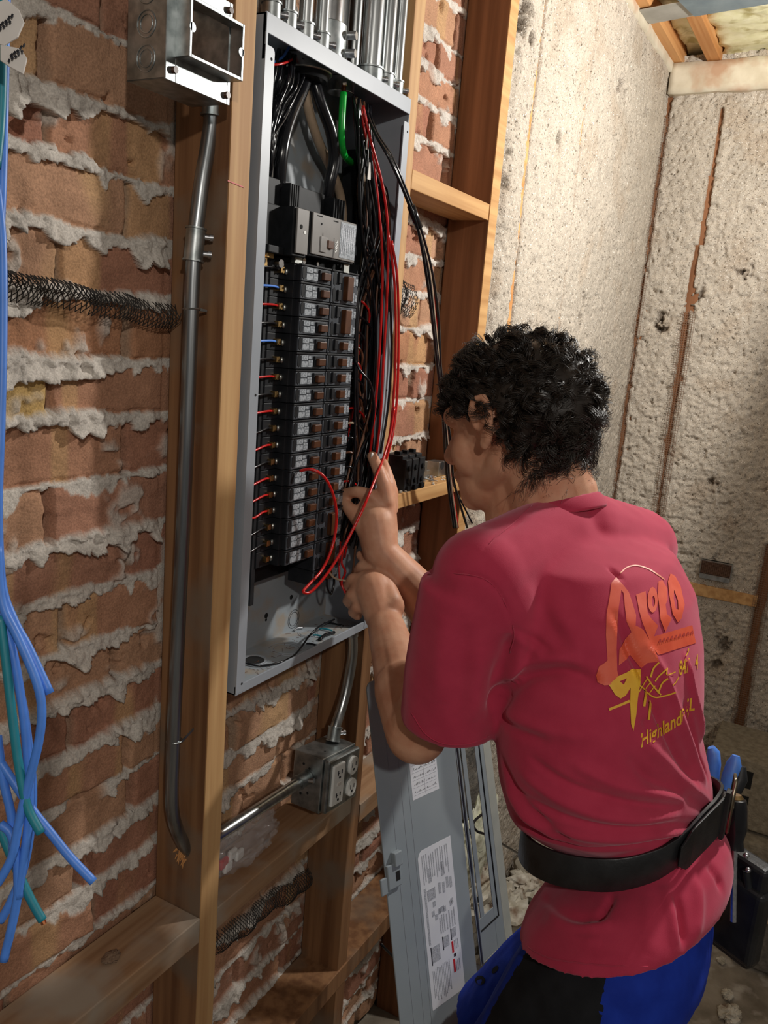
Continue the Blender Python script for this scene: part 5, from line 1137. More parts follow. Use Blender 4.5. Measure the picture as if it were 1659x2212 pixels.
# --- t-shirt
def torso_ring(px, py, hw, d, n=48, br=.70, tilt=0.0, bulge=0.0):
    c = A3(px, py, d); e = hw * d / FPX; a = e / math.sqrt(np.dot(UB, SR) ** 2 + (br * np.dot(FB, SR)) ** 2); b = a * br; R = []
    for i in range(n):
        t = 2 * math.pi * i / n; cu, sf = math.cos(t), math.sin(t)
        p = 2.3; rr_ = (abs(cu) ** p + abs(sf) ** p) ** (-1 / p)
        R.append(c + UB * a * cu * rr_ + FB * b * sf * rr_ * (1 + bulge * (sf > 0)) + ZB * tilt * (.004 * cu - .040 * sf))
    return R, c, a, b
TR = [(1196, 1106, 92, 1.10), (1228, 1142, 150, 1.10), (1262, 1190, 206, 1.085), (1290, 1270, 222, 1.07), (1304, 1380, 224, 1.06), (1303, 1490, 226, 1.05), (1298, 1580, 226, 1.05), (1306, 1650, 226, 1.05), (1320, 1710, 218, 1.06), (1346, 1742, 192, 1.065), (1376, 1774, 158, 1.07), (1390, 1800, 142, 1.07), (1390, 1826, 152, 1.07), (1376, 1870, 196, 1.06), (1360, 1926, 222, 1.05), (1350, 1962, 226, 1.045)]
rings = []; info = []
for (px, py, hw, d) in TR:
    R, c, a, b = torso_ring(px, py, hw, d, tilt=max(0.0, min(1.0, (py - 1600) / 180))); rings.append(R); info.append((c, a, b))
sp_ = [loft(rings)]
shL = A3(1040, 1250, .975); cuffL = A3(966, 1562, 1.035); 
def frustum(p0, p1, r0, r1, fl=1.0, n=32, extra=()):
    p0, p1 = np.array(p0), np.array(p1); d = _n(p1 - p0); u = _n(np.cross(d, SF)); v = np.cross(d, u); R = []
    st = [(0, r0)] + list(extra) + [(1, r1)]
    for t, r in st: R.append([p0 + (p1 - p0) * t + (u * math.cos(a) * r + v * math.sin(a) * r * fl) for a in [2 * math.pi * i / n for i in range(n)]])
    return loft(R)
sp_ += [capsule(A3(1195, 1168, 1.07), shL, .058, .060), capsule(A3(1250, 1150, 1.10), RS, .058, .060), ellip(shL, [SR, SU, SF], (.060, .062, .062)), ellip(RS - UB * .012 - ZB * .012, [SR, SU, SF], (.058, .062, .06)),
        frustum(A3(1020, 1262, .975), cuffL, .062, .060, .95, extra=((.35, .064), (.7, .0635), (.95, .0605))), capsule(A3(1060, 1290, .98), A3(1100, 1420, 1.02), .06, .06),
        frustum(RS, RS + (RE - RS) * .75, .060, .062)]
shirt_me = remesh(sp_, .0034, 18, .6)
Vs = verts(shirt_me); Ns = normals(shirt_me)
def tree(V, me): return BVHTree.FromPolygons([tuple(v) for v in V], [tuple(p.vertices) for p in me.polygons])
bt = tree(Vs, shirt_me); CV = Vector(CAM)
def hit(px, py, off=0.0, t_=None):
    d = Vector(ray(px, py)).normalized(); h = (t_ or bt).ray_cast(CV, d)
    if h[0] is None: return None
    return h[0] + h[1] * off
# folds: (pixels along the fold, half width in m, height in m; negative = crease)
FO = [([(1068, 1545), (1085, 1500), (1130, 1462), (1180, 1450), (1230, 1448), (1290, 1478)], .009, -.011), ([(1062, 1520), (1090, 1470), (1140, 1436), (1200, 1428), (1262, 1440)], .009, .007),
      ([(1080, 1535), (1130, 1560), (1200, 1582), (1280, 1590)], .008, .004), ([(1078, 1550), (1120, 1580), (1180, 1600)], .006, -.005),
      ([(1110, 1372), (1095, 1420), (1075, 1480), (1060, 1540), (1062, 1600)], .011, -.011), ([(1128, 1380), (1112, 1440), (1100, 1480)], .009, .006),
      ([(925, 1240), (985, 1238), (1050, 1252), (1090, 1300), (1112, 1368)], .0022, -.0028), ([(1185, 1075), (1120, 1130), (1060, 1170), (1010, 1245)], .0022, -.0016),
      ([(1545, 1745), (1480, 1722), (1400, 1712), (1320, 1690), (1240, 1650)], .0075, .007), ([(1540, 1752), (1470, 1742), (1390, 1738), (1310, 1722), (1220, 1690), (1150, 1640)], .005, -.006),
      ([(1545, 1762), (1460, 1762), (1380, 1772), (1290, 1760), (1200, 1722), (1130, 1672)], .007, .006), ([(1535, 1775), (1450, 1782), (1370, 1790), (1280, 1782), (1190, 1752), (1110, 1702)], .005, -.006),
      ([(1530, 1785), (1440, 1800), (1350, 1812), (1260, 1806), (1180, 1782), (1110, 1740)], .006, .005), ([(1500, 1798), (1430, 1815), (1340, 1832), (1250, 1832), (1170, 1806), (1115, 1765)], .0045, -.005),
      ([(1495, 1800), (1420, 1828), (1330, 1848), (1240, 1850), (1170, 1828)], .005, .004),
      ([(1548, 1745), (1520, 1690), (1490, 1620), (1465, 1550), (1440, 1480), (1400, 1400)], .0075, .008), ([(1552, 1740), (1535, 1670), (1515, 1590), (1495, 1500), (1480, 1420)], .006, .007), ([(1550, 1742), (1528, 1680), (1502, 1600), (1478, 1520)], .0045, -.008),
      ([(1540, 1748), (1500, 1690), (1462, 1630), (1430, 1560), (1400, 1480), (1360, 1400), (1330, 1330)], .0060, -.0075), ([(1536, 1742), (1480, 1690), (1430, 1640), (1385, 1600)], .008, .006), ([(1520, 1742), (1450, 1705), (1400, 1680), (1360, 1640)], .006, -.005),
      ([(1318, 1226), (1330, 1236), (1344, 1250)], .004, -.005), ([(1390, 1556), (1402, 1572)], .005, -.003),
      ([(1060, 1640), (1075, 1700), (1120, 1760), (1180, 1810)], .007, -.005), ([(1085, 1640), (1110, 1700), (1160, 1760), (1230, 1810)], .006, -.005), ([(1072, 1640), (1095, 1702), (1140, 1762), (1205, 1812)], .006, .005),
      ([(1175, 1935), (1200, 1965), (1240, 1985), (1290, 1985)], .007, -.006), ([(1180, 1955), (1210, 1985), (1260, 2002), (1320, 1995)], .007, .006), ([(1290, 1990), (1310, 1960), (1322, 1935)], .005, -.006), ([(1180, 1990), (1240, 2025), (1300, 2035)], .007, .004),
      ([(1458, 1935), (1470, 1980), (1478, 2040), (1482, 2100)], .005, -.008), ([(1438, 1915), (1452, 1970), (1462, 2040)], .008, .005), ([(1500, 1900), (1510, 1960), (1500, 2030)], .008, .005), ([(1530, 1870), (1560, 1920), (1575, 1960)], .007, -.006), ([(1400, 1940), (1405, 2000), (1400, 2060)], .010, .003),
      ([(960, 1330), (950, 1420), (948, 1520)], .012, .003), ([(1010, 1350), (1000, 1440), (985, 1560)], .010, -.003), ([(1040, 1400), (1030, 1480), (1020, 1560)], .009, .003),
      ([(1160, 1290), (1190, 1350), (1230, 1400)], .010, -.003), ([(1190, 1290), (1220, 1350), (1260, 1420)], .012, .003), ([(1110, 1375), (1150, 1400), (1175, 1415)], .005, .003), ([(1115, 1362), (1160, 1385), (1190, 1410)], .004, -.003)]
disp = np.zeros(len(Vs))
for pts, wd, am in FO:
    pp = [hit(*p) for p in [tuple(a) for a in pts]]; pp = [p for p in pp if p is not None]
    if len(pp) < 2: continue
    pp = [np.array(p) for p in spline(pp, 4)]; best = np.full(len(Vs), 1e9); arc = np.zeros(len(Vs)); n_ = len(pp) - 1
    for i in range(n_):
        a, b = pp[i], pp[i + 1]; ab = b - a; t = np.clip(((Vs - a) @ ab) / (ab @ ab + 1e-12), 0, 1); dd = np.linalg.norm(Vs - (a + t[:, None] * ab), axis=1)
        k = dd < best; best[k] = dd[k]; arc[k] = (i + t[k]) / n_
    fade = np.clip(np.minimum(arc, 1 - arc) * 5, 0, 1) ** .6
    disp += am * np.exp(-(best / wd) ** 2) * (.25 + .75 * fade)
disp += (fbm(Vs[:, 0] * 1.0 + Vs[:, 1], Vs[:, 2] * .6, 14, 3, 33) - .5) * .004
Vs2 = Vs + Ns * disp[:, None]
# the hem and the cuff flare a little and end in a stitched edge
shirt_me.vertices.foreach_set('co', Vs2.astype(np.float32).ravel()); shirt_me.update()
so = mesh_obj('t_shirt', shirt_me, shirt_m, per); so['label'] = 'crimson cotton t-shirt with printed back'
bt = tree(Vs2, shirt_me)
# collar band around the neck
cc_ = A3(1192, 1102, 1.10); m = MB(); V = []; n1_, n2_ = 48, 8
for i in range(n1_):
    t = 2 * math.pi * i / n1_; c = cc_ + UB * .067 * math.cos(t) + FB * .062 * math.sin(t) + ZB * (-.022 * math.sin(t) + .004); o_ = _n(UB * math.cos(t) + FB * math.sin(t)); up_ = _n(ZB - o_ * .95)
    for j in range(n2_): a = 2 * math.pi * j / n2_; V.append(c + up_ * .0115 * math.cos(a) + _n(np.cross(up_, np.cross(o_, up_))) * .0028 * math.sin(a))
F = [(i * n2_ + j, ((i + 1) % n1_) * n2_ + j, ((i + 1) % n1_) * n2_ + (j + 1) % n2_, i * n2_ + (j + 1) % n2_) for i in range(n1_) for j in range(n2_)]
m.add(V, F).build('collar', shirt_m, so, True)
# stitched lines: hem and sleeve cuff
def surf_line(pts, r, off=.0008):
    out = [hit(*p, off) for p in pts]; return [p for p in out if p is not None]
m = MB()
for pts in ([(1126, 2030), (1150, 2052), (1190, 2070), (1250, 2080), (1320, 2086), (1400, 2088), (1470, 2088)], [(890, 1540), (920, 1585), (960, 1606), (1010, 1606), (1055, 1590)], [(925, 1242), (985, 1240), (1050, 1254), (1088, 1300), (1110, 1366), (1102, 1410)], [(1150, 1092), (1110, 1130), (1060, 1172), (1012, 1244)]):
    q = surf_line(pts, .0006); 
    if len(q) > 2: m.tube(spline(q, 6), .0007, 5)
m.build('stitching', shirt_m, so, True)

# --- print on the back of the shirt
def pz(x, y): return 1240 + x / 4.425, 1180 + y / 4.425
def in_poly(p, poly):
    x, y = p; c = False; j = len(poly) - 1
    for i in range(len(poly)):
        xi, yi = poly[i]; xj, yj = poly[j]
        if (yi > y) != (yj > y) and x < (xj - xi) * (y - yi) / (yj - yi + 1e-12) + xi: c = not c
        j = i
    return c
def print_poly(m, poly, holes=(), off=.0007, st=16):
    pts = []; edges = []
    for pl_ in [poly] + list(holes):
        q = []
        for i in range(len(pl_)):
            a, b = pl_[i], pl_[(i + 1) % len(pl_)]; k = max(1, int(math.dist(a, b) / st))
            for t in range(k): q.append((a[0] + (b[0] - a[0]) * t / k, a[1] + (b[1] - a[1]) * t / k))
        b0_ = len(pts); pts += q; edges += [(b0_ + i, b0_ + (i + 1) % len(q)) for i in range(len(q))]
    xs_ = [p[0] for p in poly]; ys_ = [p[1] for p in poly]; x = min(xs_)
    while x < max(xs_):
        y = min(ys_)
        while y < max(ys_):
            if in_poly((x, y), poly) and not any(in_poly((x, y), h) for h in holes) and min(math.dist((x, y), q) for q in pts) > st * .5: pts.append((x, y))
            y += st
        x += st
    r = delaunay_2d_cdt([Vector(p) for p in pts], edges, [], 0, 1e-4)
    P3 = [hit(*pz(p[0], p[1]), off) for p in r[0]]; F = []
    for f in r[2]:
        c = (sum(r[0][i][0] for i in f) / len(f), sum(r[0][i][1] for i in f) / len(f))
        if in_poly(c, poly) and not any(in_poly(c, h) for h in holes) and all(P3[i] is not None for i in f):
            if max((P3[f[i]] - P3[f[i - 1]]).length for i in range(len(f))) < .03: F.append(tuple(f))
    m.add([p or Vector((0, 0, 0)) for p in P3], F)
def oval(cx, cy, rx, ry, n=20): return [(cx + rx * math.cos(2 * math.pi * i / n), cy + ry * math.sin(2 * math.pi * i / n)) for i in range(n)]
def stroke(m, pts, wd, off=.0007):
    q = [p.to_tuple()[:2] for p in spline([(x, y, 0) for x, y in pts], 6)]; L_, R_ = [], []
    for i in range(len(q)):
        a, b = q[max(i - 1, 0)], q[min(i + 1, len(q) - 1)]; dx, dy = b[0] - a[0], b[1] - a[1]; l = math.hypot(dx, dy) + 1e-9; L_.append((q[i][0] - dy / l * wd / 2, q[i][1] + dx / l * wd / 2)); R_.append((q[i][0] + dy / l * wd / 2, q[i][1] - dx / l * wd / 2))
    P1 = [hit(*pz(*p), off) for p in L_]; P2 = [hit(*pz(*p), off) for p in R_]; V = []; F = []
    for i in range(len(q)):
        V += [P1[i] or Vector(), P2[i] or Vector()]
        if i and all(v is not None for v in (P1[i], P2[i], P1[i - 1], P2[i - 1])): F.append((2 * i - 2, 2 * i - 1, 2 * i + 1, 2 * i))
    m.add(V, F)
def shirt_text(m, txt, p0, ax, up, bold=.02):
    V, F = glyphs(txt, bold); P3 = [hit(*pz(p0[0] + ax[0] * x + up[0] * y, p0[1] + ax[1] * x + up[1] * y), .0007) for x, y in V]
    m.add([p or Vector() for p in P3], [f for f in F if all(P3[i] is not None for i in f)])
pr_m = noise_mat('red_shirt_print', lin(222, 84, 56), lin(230, 96, 66), 60, .5, 0); pa_m = noise_mat('pale_red_print', lin(232, 140, 110), lin(236, 150, 120), 60, .5, 0); py_m = noise_mat('yellow_shirt_print', lin(232, 172, 40), lin(238, 184, 52), 60, .5, 0); pd_m = noise_mat('dark_red_print', lin(176, 56, 50), lin(186, 62, 54), 60, .6, 0)
class PrintSet:
    """every printed shape becomes a part of its own"""
    def __init__(s, mat, name): s.mat = mat; s.name = name
    def add(s, V, F):
        if F: MB().add(V, F).build(s.name, s.mat, so)
m = PrintSet(pr_m, 'printed_letter')
print_poly(m, [(400, 300), (355, 350), (335, 500), (308, 650), (303, 850), (318, 1090), (290, 1115), (235, 1150), (212, 1230), (225, 1300), (290, 1330), (340, 1325), (395, 1255), (410, 1180), (405, 980), (410, 760), (425, 580), (450, 420), (470, 450), (482, 580), (500, 720), (545, 820), (480, 900), (430, 990), (425, 1140), (500, 1080), (530, 1035), (570, 1080), (640, 1165), (700, 1115), (810, 1100), (780, 1020), (720, 900), (660, 800), (622, 775), (585, 760), (590, 660), (550, 530), (520, 440), (470, 375)])
print_poly(m, [(590, 465), (680, 430), (700, 640), (740, 700), (800, 760), (760, 862), (1125, 755), (1160, 925), (800, 1040), (745, 960), (690, 830), (650, 730), (620, 620)])
print_poly(m, oval(745, 515, 48, 122), [oval(752, 530, 15, 52)], off=.0012)
print_poly(m, [(800, 340), (835, 325), (880, 400), (888, 510), (868, 560), (880, 650), (925, 690), (865, 820), (818, 700), (808, 580), (795, 480)], off=.0012)
print_poly(m, [(915, 262), (960, 290), (1010, 380), (1050, 560), (1020, 690), (985, 730), (935, 650), (905, 480), (890, 340)], [[(948, 420), (985, 520), (990, 610), (965, 600), (945, 500)]], off=.0012)
print_poly(m, [(290, 1120), (235, 1150), (212, 1230), (225, 1300), (290, 1330), (340, 1325), (420, 1240), (400, 1150)], off=.0012)
m = PrintSet(pa_m, 'printed_arc')
stroke(m, [(440, 262), (500, 208), (590, 186), (700, 215), (790, 268), (862, 320)], 12)
m = PrintSet(pd_m, 'printed_small_letter')
for k in range(9): x = 800 + k * 38; stroke(m, [(x, 925 - k * 10), (x + 14, 890 - k * 10), (x + 22, 920 - k * 10)], 9, .0016)
m = PrintSet(py_m, 'printed_yellow_stroke')
print_poly(m, [(330, 1325), (400, 1250), (500, 1205), (545, 1175), (640, 1172), (628, 1300), (604, 1450), (590, 1600), (562, 1765), (540, 1700), (530, 1500), (534, 1350), (490, 1425), (440, 1456), (390, 1420)], [[(432, 1290), (500, 1262), (470, 1322)]], off=.0012)
for pts, wd in (([(330, 1560), (430, 1520), (525, 1478)], 24), ([(682, 1390), (672, 1460), (662, 1530)], 22), ([(722, 1470), (716, 1560), (708, 1655)], 20), ([(612, 1325), (700, 1398), (770, 1440), (850, 1430), (965, 1395)], 13),
                ([(806, 1110), (752, 1170), (728, 1250)], 16), ([(690, 1240), (750, 1330), (822, 1420)], 13), ([(885, 1170), (806, 1240), (768, 1290)], 14), ([(892, 1262), (835, 1310), (796, 1400)], 16), ([(705, 1258), (650, 1330), (612, 1395)], 10), ([(735, 1290), (680, 1360)], 10), ([(770, 1330), (720, 1400)], 10), ([(880, 1165), (885, 1230), (960, 1200)], 10), ([(992, 1245), (970, 1290), (935, 1332)], 9), ([(1085, 975), (1080, 1010), (1060, 1052)], 9)): stroke(m, pts, wd, .0014)
m = PrintSet(py_m, 'printed_text')
shirt_text(m, '847', (1000, 1232), (66, -22), (2, -190)); shirt_text(m, '4', (1156, 1172), (50, -14), (2, -190))
shirt_text(m, 'Highland', (632, 1925), (112, -66), (-2, -185)); shirt_text(m, 'P', (1022, 1672), (60, -10), (2, -170)); shirt_text(m, ',', (1080, 1610), (60, -10), (2, -170)); shirt_text(m, 'IL', (1064, 1576), (110, -16), (12, -170))

# --- belt
BI = []; cB = (A3(1386, 1764, 1.07)); e_ = 200 * 1.07 / FPX; aB = e_ / math.sqrt(np.dot(UB, SR) ** 2 + (.70 * np.dot(FB, SR)) ** 2)
_bd = []
for i in range(180):
    t = 2 * math.pi * i / 180; dr = Vector(UB * math.cos(t) + FB * math.sin(t)); best = 0
    for h in (-.024, -.012, 0, .012, .024):
        o_ = Vector(cB + ZB * (.004 * math.cos(t) - .040 * math.sin(t) + h)); q = bt.ray_cast(o_ + dr * .4, -dr)
        if q[0] is not None: best = max(best, (q[0] - o_).dot(dr))
    _bd.append(best or aB)
_bd = [sum(_bd[(i + j) % 180] for j in range(-6, 7)) / 13 for i in range(180)]
def belt_pt(t, h, off):
    # point of the belt at body angle t (0 = right side, pi = left side), height h in 0..1
    k = (t / (2 * math.pi) * 180) % 180; i = int(k); f = k - i; r = _bd[i % 180] * (1 - f) + _bd[(i + 1) % 180] * f
    return cB + (UB * math.cos(t) + FB * math.sin(t)) * (r + off) + ZB * (.004 * math.cos(t) - .040 * math.sin(t) + (h - .5) * .042)
m = MB(); V = []; n_ = 90
for i in range(n_):
    t = 2 * math.pi * i / n_
    for h, off in ((0, .001), (0, .0045), (.03, .0055), (.97, .0055), (1, .0045), (1, .001)): V.append(belt_pt(t, h, off))
F = [(i * 6 + j, ((i + 1) % n_) * 6 + j, ((i + 1) % n_) * 6 + (j + 1) % 6, i * 6 + (j + 1) % 6) for i in range(n_) for j in range(6)]
bel = m.add(V, F).build('belt', MT['leather'], per, 'auto'); bel['label'] = 'wide black leather tool belt worn over the shirt'
# loose tail of the belt with its loop and buckle
m = MB(); V = []; ta = [math.radians(a) for a in np.linspace(-138, -66, 22)]
for k, t in enumerate(ta):
    e = 1.0 if k > 2 else (.45 + .25 * k)
    for h, off in ((.5 - .62 * e, .0095), (.5 + .62 * e, .0095), (.5 + .62 * e, .0128), (.5 - .62 * e, .0128)): V.append(belt_pt(t, h, off) + SR * 0)
F = [(i * 4 + j, (i + 1) * 4 + j, (i + 1) * 4 + (j + 1) % 4, i * 4 + (j + 1) % 4) for i in range(len(ta) - 1) for j in range(4)] + [(0, 1, 2, 3), tuple(range(len(V) - 4, len(V)))[::-1]]
tl = m.add(V, F).build('belt_tail', MT['leather'], bel); b_ = tl.modifiers.new('bevel', 'BEVEL'); b_.width = .001; b_.segments = 2
m = MB(); V = []; tb = [math.radians(a) for a in (-84, -81.5, -79, -76.5)]
for t in tb:
    for h, off in ((-.25, .012), (1.25, .012), (1.25, .017), (-.25, .017)): V.append(belt_pt(t, h, off))
m.add(V, [(i * 4 + j, (i + 1) * 4 + j, (i + 1) * 4 + (j + 1) % 4, i * 4 + (j + 1) % 4) for i in range(3) for j in range(4)] + [(0, 1, 2, 3), (12, 13, 14, 15)]); m.build('belt_loop', MT['leather'], bel)
q = [belt_pt(math.radians(a), h, .018) for a, h in ((-66, -.3), (-66, 1.35), (-50, 1.35), (-50, -.3), (-66, -.3))]; m = MB(); m.tube([Vector(x) for x in q], .0022, 8); m.tube([Vector(belt_pt(math.radians(-66), .5, .019)), Vector(belt_pt(math.radians(-50), .5, .021))], .002, 8); m.build('buckle', MT['buckle'], bel, True)

# --- shorts: waist to just above the knee, blue with black side panels
def leg_rings(h, k, r0, r1):
    d = _n(k - h); u = _n(np.cross(d, FB)); v = _n(np.cross(u, d)); R = []
    for t in np.linspace(.0, .93, 8):
        r = r0 + (r1 - r0) * max(t, 0); R.append([h + (k - h) * t + (u * math.cos(a) + v * math.sin(a) * .95) * r for a in [2 * math.pi * i / 28 for i in range(28)]])
    return loft(R)
sw = []
for (px, py, hw, d) in ((1375, 1860, 140, 1.08), (1362, 1920, 172, 1.075), (1345, 1980, 196, 1.07), (1330, 2050, 205, 1.07), (1310, 2110, 205, 1.07)): sw.append(torso_ring(px, py, hw, d, br=.74)[0])
sh_me = remesh([loft(sw), leg_rings(hipL, KL + np.array([0, 0, .02]), .088, .086), leg_rings(hipR, KR + np.array([0, 0, .02]), .088, .086)], .0045, 8, .55)
V_ = verts(sh_me); N_ = normals(sh_me); V_ += N_ * ((fbm(V_[:, 0] * 1.2 + V_[:, 1], V_[:, 2] * .8, 16, 3, 5) - .5) * .012)[:, None]
sh_me.vertices.foreach_set('co', V_.astype(np.float32).ravel()); sh_me.update()
# panels are cut by body position: black band between the two blue ones
def shorts_mat(c):
    q = proj(np.array(c)); pa = (c - hipL) @ FB; sd = (c - hipL) @ UB
    return 0
ss = MB()
cen = np.array([tuple(p.center) for p in sh_me.polygons]); ang = np.degrees(np.arctan2((cen - (hipL + UB * .0)) @ FB, (cen - hipL) @ UB))
lim_a = 140 + (hipL[2] - cen[:, 2]) * 60; lim_b = -122 - (hipL[2] - cen[:, 2]) * 40
mi = np.zeros(len(cen), np.int32); aa = np.where(ang < 0, ang + 360, ang); mi[(aa > 138) & (aa < 208)] = 1
so2 = mesh_obj('shorts', sh_me, [MT['shorts_blue'], MT['shorts_black']], per); sh_me.polygons.foreach_set('material_index', mi); so2['label'] = 'blue athletic shorts with black panels'
bs = BVHTree.FromPolygons([tuple(v) for v in V_], [tuple(p.vertices) for p in sh_me.polygons])
m = MB()
for (px, py, rx, ry, an) in ((1102, 2030, 12, 6, 1.9), (1070, 2095, 10, 5, 2.2), (1038, 2118, 11, 10, 0), (1098, 2010, 5, 3, 1.9), (1120, 2012, 6, 3, 1)):
    pts = []
    for k in range(14):
        a = 2 * math.pi * k / 14; x = rx * math.cos(a); y = ry * math.sin(a); pts.append(hit(px + x * math.cos(an) - y * math.sin(an), py + x * math.sin(an) + y * math.cos(an), .0008, bs))
    if all(p is not None for p in pts): m.add(pts, [tuple(range(14))])
if m.v: m.build('black_print', MT['shorts_black'], so2)

# --- curly hair: a dark cap and a few thousand curled strands
hair_m, _t, _b = base_mat('black_hair', (.026, .018, .013, 1), .38, 0, .55)
def hair_ok(l, f, u):
    if f > .25: return u > .10 - (f - .25) * .0 + abs(l) * -.12 if f > .6 else u > .02 + (.25 - abs(l) * .28)
    if f > -.12: return u > .06 + (f * .5)
    return u > -.93 + max(0, .40 + f) * 1.6
cap = []; R0 = (.077, .099, .090)
cv, cf = ellip((0, 0, 0), [np.array([1, 0, 0]), np.array([0, 1, 0]), np.array([0, 0, 1])], (1, 1, 1), 60, 40)
keep = []
for f in cf:
    c = _n(np.mean([cv[i] for i in f], axis=0) + 1e-6)
    if hair_ok(c[0], c[1], c[2]): keep.append(f)
CVs = []
for v in cv:
    v = np.array(v); b_ = 1 + .10 * (float(fbm(np.array([v[0] * 3 + v[2]]), np.array([v[1] * 3 - v[2] * .5]), 1.6, 3, 4)[0]) - .3)
    CVs.append(HC - hf * .004 + (hl * v[0] * R0[0] + hf * (v[1] * R0[1] - .008) + hu * (v[2] * R0[2] + .008)) * b_)
ho = MB().add(CVs, keep).build('hair', hair_m, per, True); ho['label'] = 'thick curly black hair'
rh = np.random.RandomState(5); VV = []; FF = []; base = 0; cnt = 0; K = 13; NS = 3
clumps = []
while len(clumps) < 460:
    d = _n(rh.normal(size=3))
    if hair_ok(*d): clumps.append((d, rh.uniform(.0065, .0115), rh.uniform(.8, 1.5), rh.uniform(0, 6.28), rh.choice([-1, 1]), rh.uniform(.026, .046), _n(rh.normal(size=3))))
for _k in range(90): clumps.append((_n([rh.uniform(-.62, .62), -.78, rh.uniform(-1.0, -.35)]), rh.uniform(.0055, .009), rh.uniform(1.1, 2.0), rh.uniform(0, 6.28), rh.choice([-1, 1]), rh.uniform(.046, .072), _n(rh.normal(size=3))))
for (d, cr, turns, ph0, hand, ln, wv) in clumps:
    back = max(0, -d[1]); low = max(0, -d[2] + .1); ln = ln * (.60 + .34 * back + .75 * low * back) * (.6 if d[1] > .3 else 1)
    p0 = HC + hl * d[0] * R0[0] + hf * (d[1] * R0[1] - .008) + hu * (d[2] * R0[2] + .008)
    nrm = _n(hl * d[0] / R0[0] + hf * d[1] / R0[1] + hu * d[2] / R0[2]); grav = -ZB + hf * (.5 if d[1] > 0 else -.25) * 1.0
    tg = grav - nrm * np.dot(grav, nrm); tg = _n(tg + .6 * (wv - nrm * np.dot(wv, nrm)))
    side = np.cross(nrm, tg)
    for s_ in range(16):
        jit = rh.normal(size=3) * .0015; rr2 = cr * rh.uniform(.85, 1.12); tr = turns * rh.uniform(.85, 1.1); pj = ph0 + rh.normal() * .16; l2 = ln * rh.uniform(.75, 1.12); th = rh.uniform(.0005, .0008)
        P = []
        for k in range(K):
            t = k / (K - 1); a = pj + hand * tr * 2 * math.pi * t
            lift = .006 * math.sin(min(t * 2.2, 1.57)) + .004 * t * (1 - .6 * low)
            P.append(p0 + jit * (.4 + t) + nrm * (lift + rr2 * math.cos(a) * min(1, t * 3)) + tg * (l2 * t) + side * (rr2 * math.sin(a) * min(1, t * 3)))
        P = np.array(P); T_ = np.gradient(P, axis=0); T_ /= np.linalg.norm(T_, axis=1)[:, None] + 1e-9
        u = np.cross(T_, nrm); u /= np.linalg.norm(u, axis=1)[:, None] + 1e-9; v = np.cross(T_, u)
        w__ = np.linspace(1, .25, K)[:, None] * th
        ringv = np.stack([P + (u * math.cos(2 * math.pi * j / NS) + v * math.sin(2 * math.pi * j / NS)) * w__ for j in range(NS)], 1).reshape(-1, 3); VV.append(ringv)
        i0 = np.arange(K - 1)[:, None] * NS + np.arange(NS)[None, :]; i1 = np.arange(K - 1)[:, None] * NS + (np.arange(NS)[None, :] + 1) % NS
        FF.append(np.stack([i0, i1, i1 + NS, i0 + NS], -1).reshape(-1, 4) + base); base += K * NS
hme = np_mesh('curls', np.concatenate(VV), np.concatenate(FF), True); co = mesh_obj('curls', hme, hair_m, ho)
# --- tool pouch and tools at the right hip
px_, dp = 0, 1.09
pc = A3(1568, 1905, 1.13)
tp = thing('tool_pouch', 'black leather tool pouch packed with tools hanging from the belt at the right hip', 'tool pouch', tuple(pc))
def pbox(m, c, u, v, w_, a, b, h): m.frame(Vector(c - u * a / 2 - v * b / 2 - w_ * h / 2), Vector(u * a), Vector(v * b), Vector(w_ * h))
PU = _n(FB * .9 + UB * .3); PV = _n(UB - PU * np.dot(UB, PU)); 
m = MB(); pbox(m, A3(1570, 1935, 1.135), PU, PV, ZB, .11, .028, .15); pbox(m, A3(1592, 1975, 1.115), PU, PV, ZB, .075, .028, .11); m.build('pouch_body', MT['leather'], tp, bevel=.008, seg=3)
m = MB(); pbox(m, A3(1556, 1790, 1.12), PU, PV, ZB, .05, .008, .06); m.build('belt_hanger', MT['leather'], tp, bevel=.002)
def tool(name, label, cat, segs, tip=None, group='tools in the pouch'):
    t = thing(name, label, cat, tuple(A3(*segs[0][0])), group)
    for nm, mat, pts, rs in tip or (): MB().tube([Vector(A3(*p)) for p in pts], rs, 14).build(nm, MT[mat] if isinstance(mat, str) else mat, t, 'auto')
    return t
tool('screwdriver', 'black handled screwdriver standing upright in the pouch', 'screwdriver', [((1590, 1725, 1.09),)], None, [('handle', 'w_black', [(1590, 1722, 1.085), (1590, 1726, 1.085), (1589, 1745, 1.085), (1590, 1790, 1.085), (1588, 1815, 1.085), (1586, 1830, 1.085)], [.004, .0115, .0128, .0125, .0095, .012]), ('shaft', 'zinc', [(1586, 1830, 1.085), (1584, 1990, 1.085)], [.004, .004]), ('end_cap', 'brass', [(1590, 1717, 1.085), (1590, 1724, 1.085)], [.006, .008])]) if False else None
def tool2(name, label, cat, tip):
    t = thing(name, label, cat, tuple(A3(*tip[0][2][0])), 'tools in the pouch')
    for nm, mat, pts, rs in tip: MB().tube([Vector(A3(*p)) for p in pts], rs, 14).build(nm, MT[mat], t, 'auto')
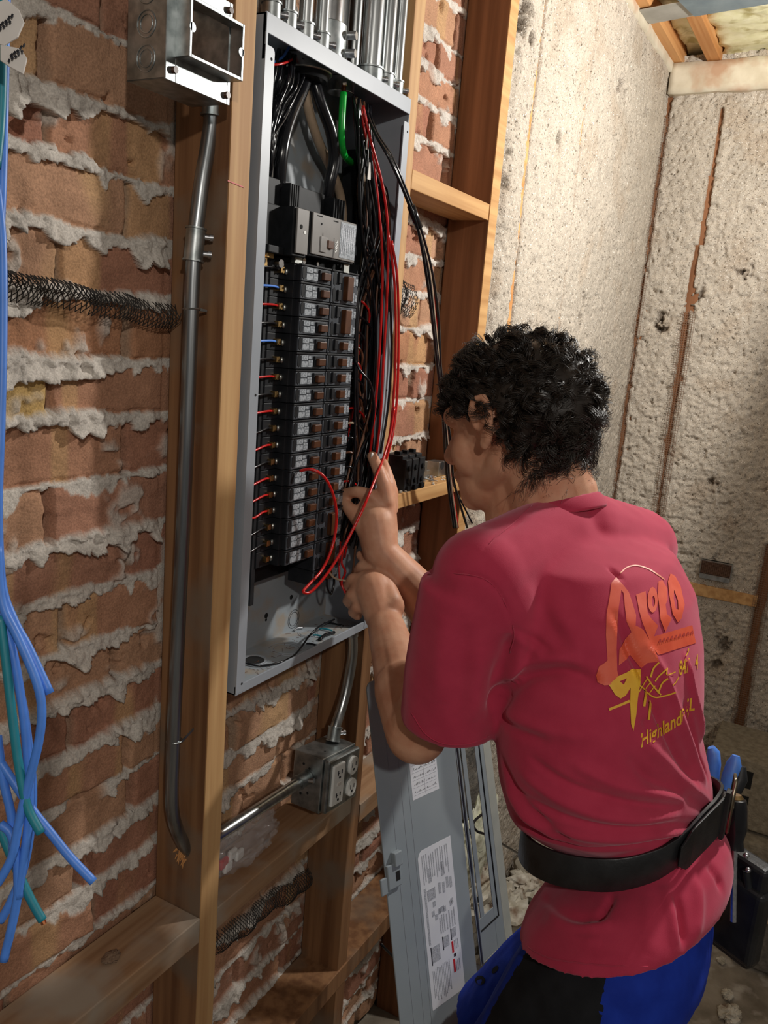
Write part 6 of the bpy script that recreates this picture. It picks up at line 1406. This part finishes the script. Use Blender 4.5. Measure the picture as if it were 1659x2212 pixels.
tool2('screwdriver', 'black handled screwdriver standing upright in the pouch', 'screwdriver', [('handle', 'w_black', [(1591, 1722, 1.07), (1591, 1727, 1.07), (1590, 1745, 1.07), (1590, 1790, 1.07), (1588, 1815, 1.07), (1586, 1832, 1.07)], [.005, .0120, .0138, .0135, .0100, .0125]), ('shaft', 'zinc', [(1586, 1830, 1.07), (1584, 1990, 1.07)], [.004, .004]), ('end_cap', 'brass', [(1591, 1717, 1.07), (1591, 1724, 1.07)], [.006, .009])])
tool2('pliers', 'pliers with bright blue grips leaning behind the screwdriver', 'pliers', [('grip', 'w_blue', [(1590, 1632, 1.15), (1586, 1650, 1.15), (1576, 1680, 1.15), (1568, 1705, 1.15)], [.005, .010, .0105, .008]), ('grip', 'blk2', [(1602, 1655, 1.15), (1598, 1680, 1.15), (1580, 1712, 1.15), (1556, 1730, 1.15)], [.006, .011, .012, .011]), ('jaw', 'galv', [(1566, 1705, 1.15), (1562, 1790, 1.15)], [.010, .008])])
tool2('pliers', 'pliers with one blue grip peeking out beside the shirt', 'pliers', [('grip', 'w_blue', [(1536, 1614, 1.17), (1541, 1625, 1.17), (1542, 1650, 1.17), (1540, 1690, 1.17)], [.005, .009, .0095, .008]), ('jaw', 'galv', [(1540, 1690, 1.17), (1548, 1780, 1.17)], [.008, .007])])
tool2('marker', 'white marker with an orange band in the pouch beside the buckle', 'marker', [('barrel', 'white', [(1552, 1745, 1.10), (1562, 1738, 1.11), (1566, 1800, 1.12)], [.004, .006, .006]), ('band', 'redprint', [(1563, 1738, 1.098), (1572, 1734, 1.098)], [.006, .006])])
tool2('wire_stripper', 'tool with a thin orange handle on the outside of the pouch', 'wire stripper', [('handle', 'copper', [(1620, 1905, 1.09), (1628, 1925, 1.09), (1630, 1960, 1.09), (1634, 1990, 1.09)], [.002, .003, .003, .002]), ('handle', 'blk2', [(1612, 1880, 1.09), (1618, 1920, 1.09), (1622, 1960, 1.09)], [.005, .006, .005]), ('blade', 'silver', [(1622, 1990, 1.09), (1626, 2020, 1.09)], [.003, .005])])
for px, py in ((1612, 1848), (1616, 1880)):
    o = MB().ell(A3(px, py, 1.08), (.004, .004, .004), 8, 6).build('pouch_clip', MT['zinc'], tp, True)
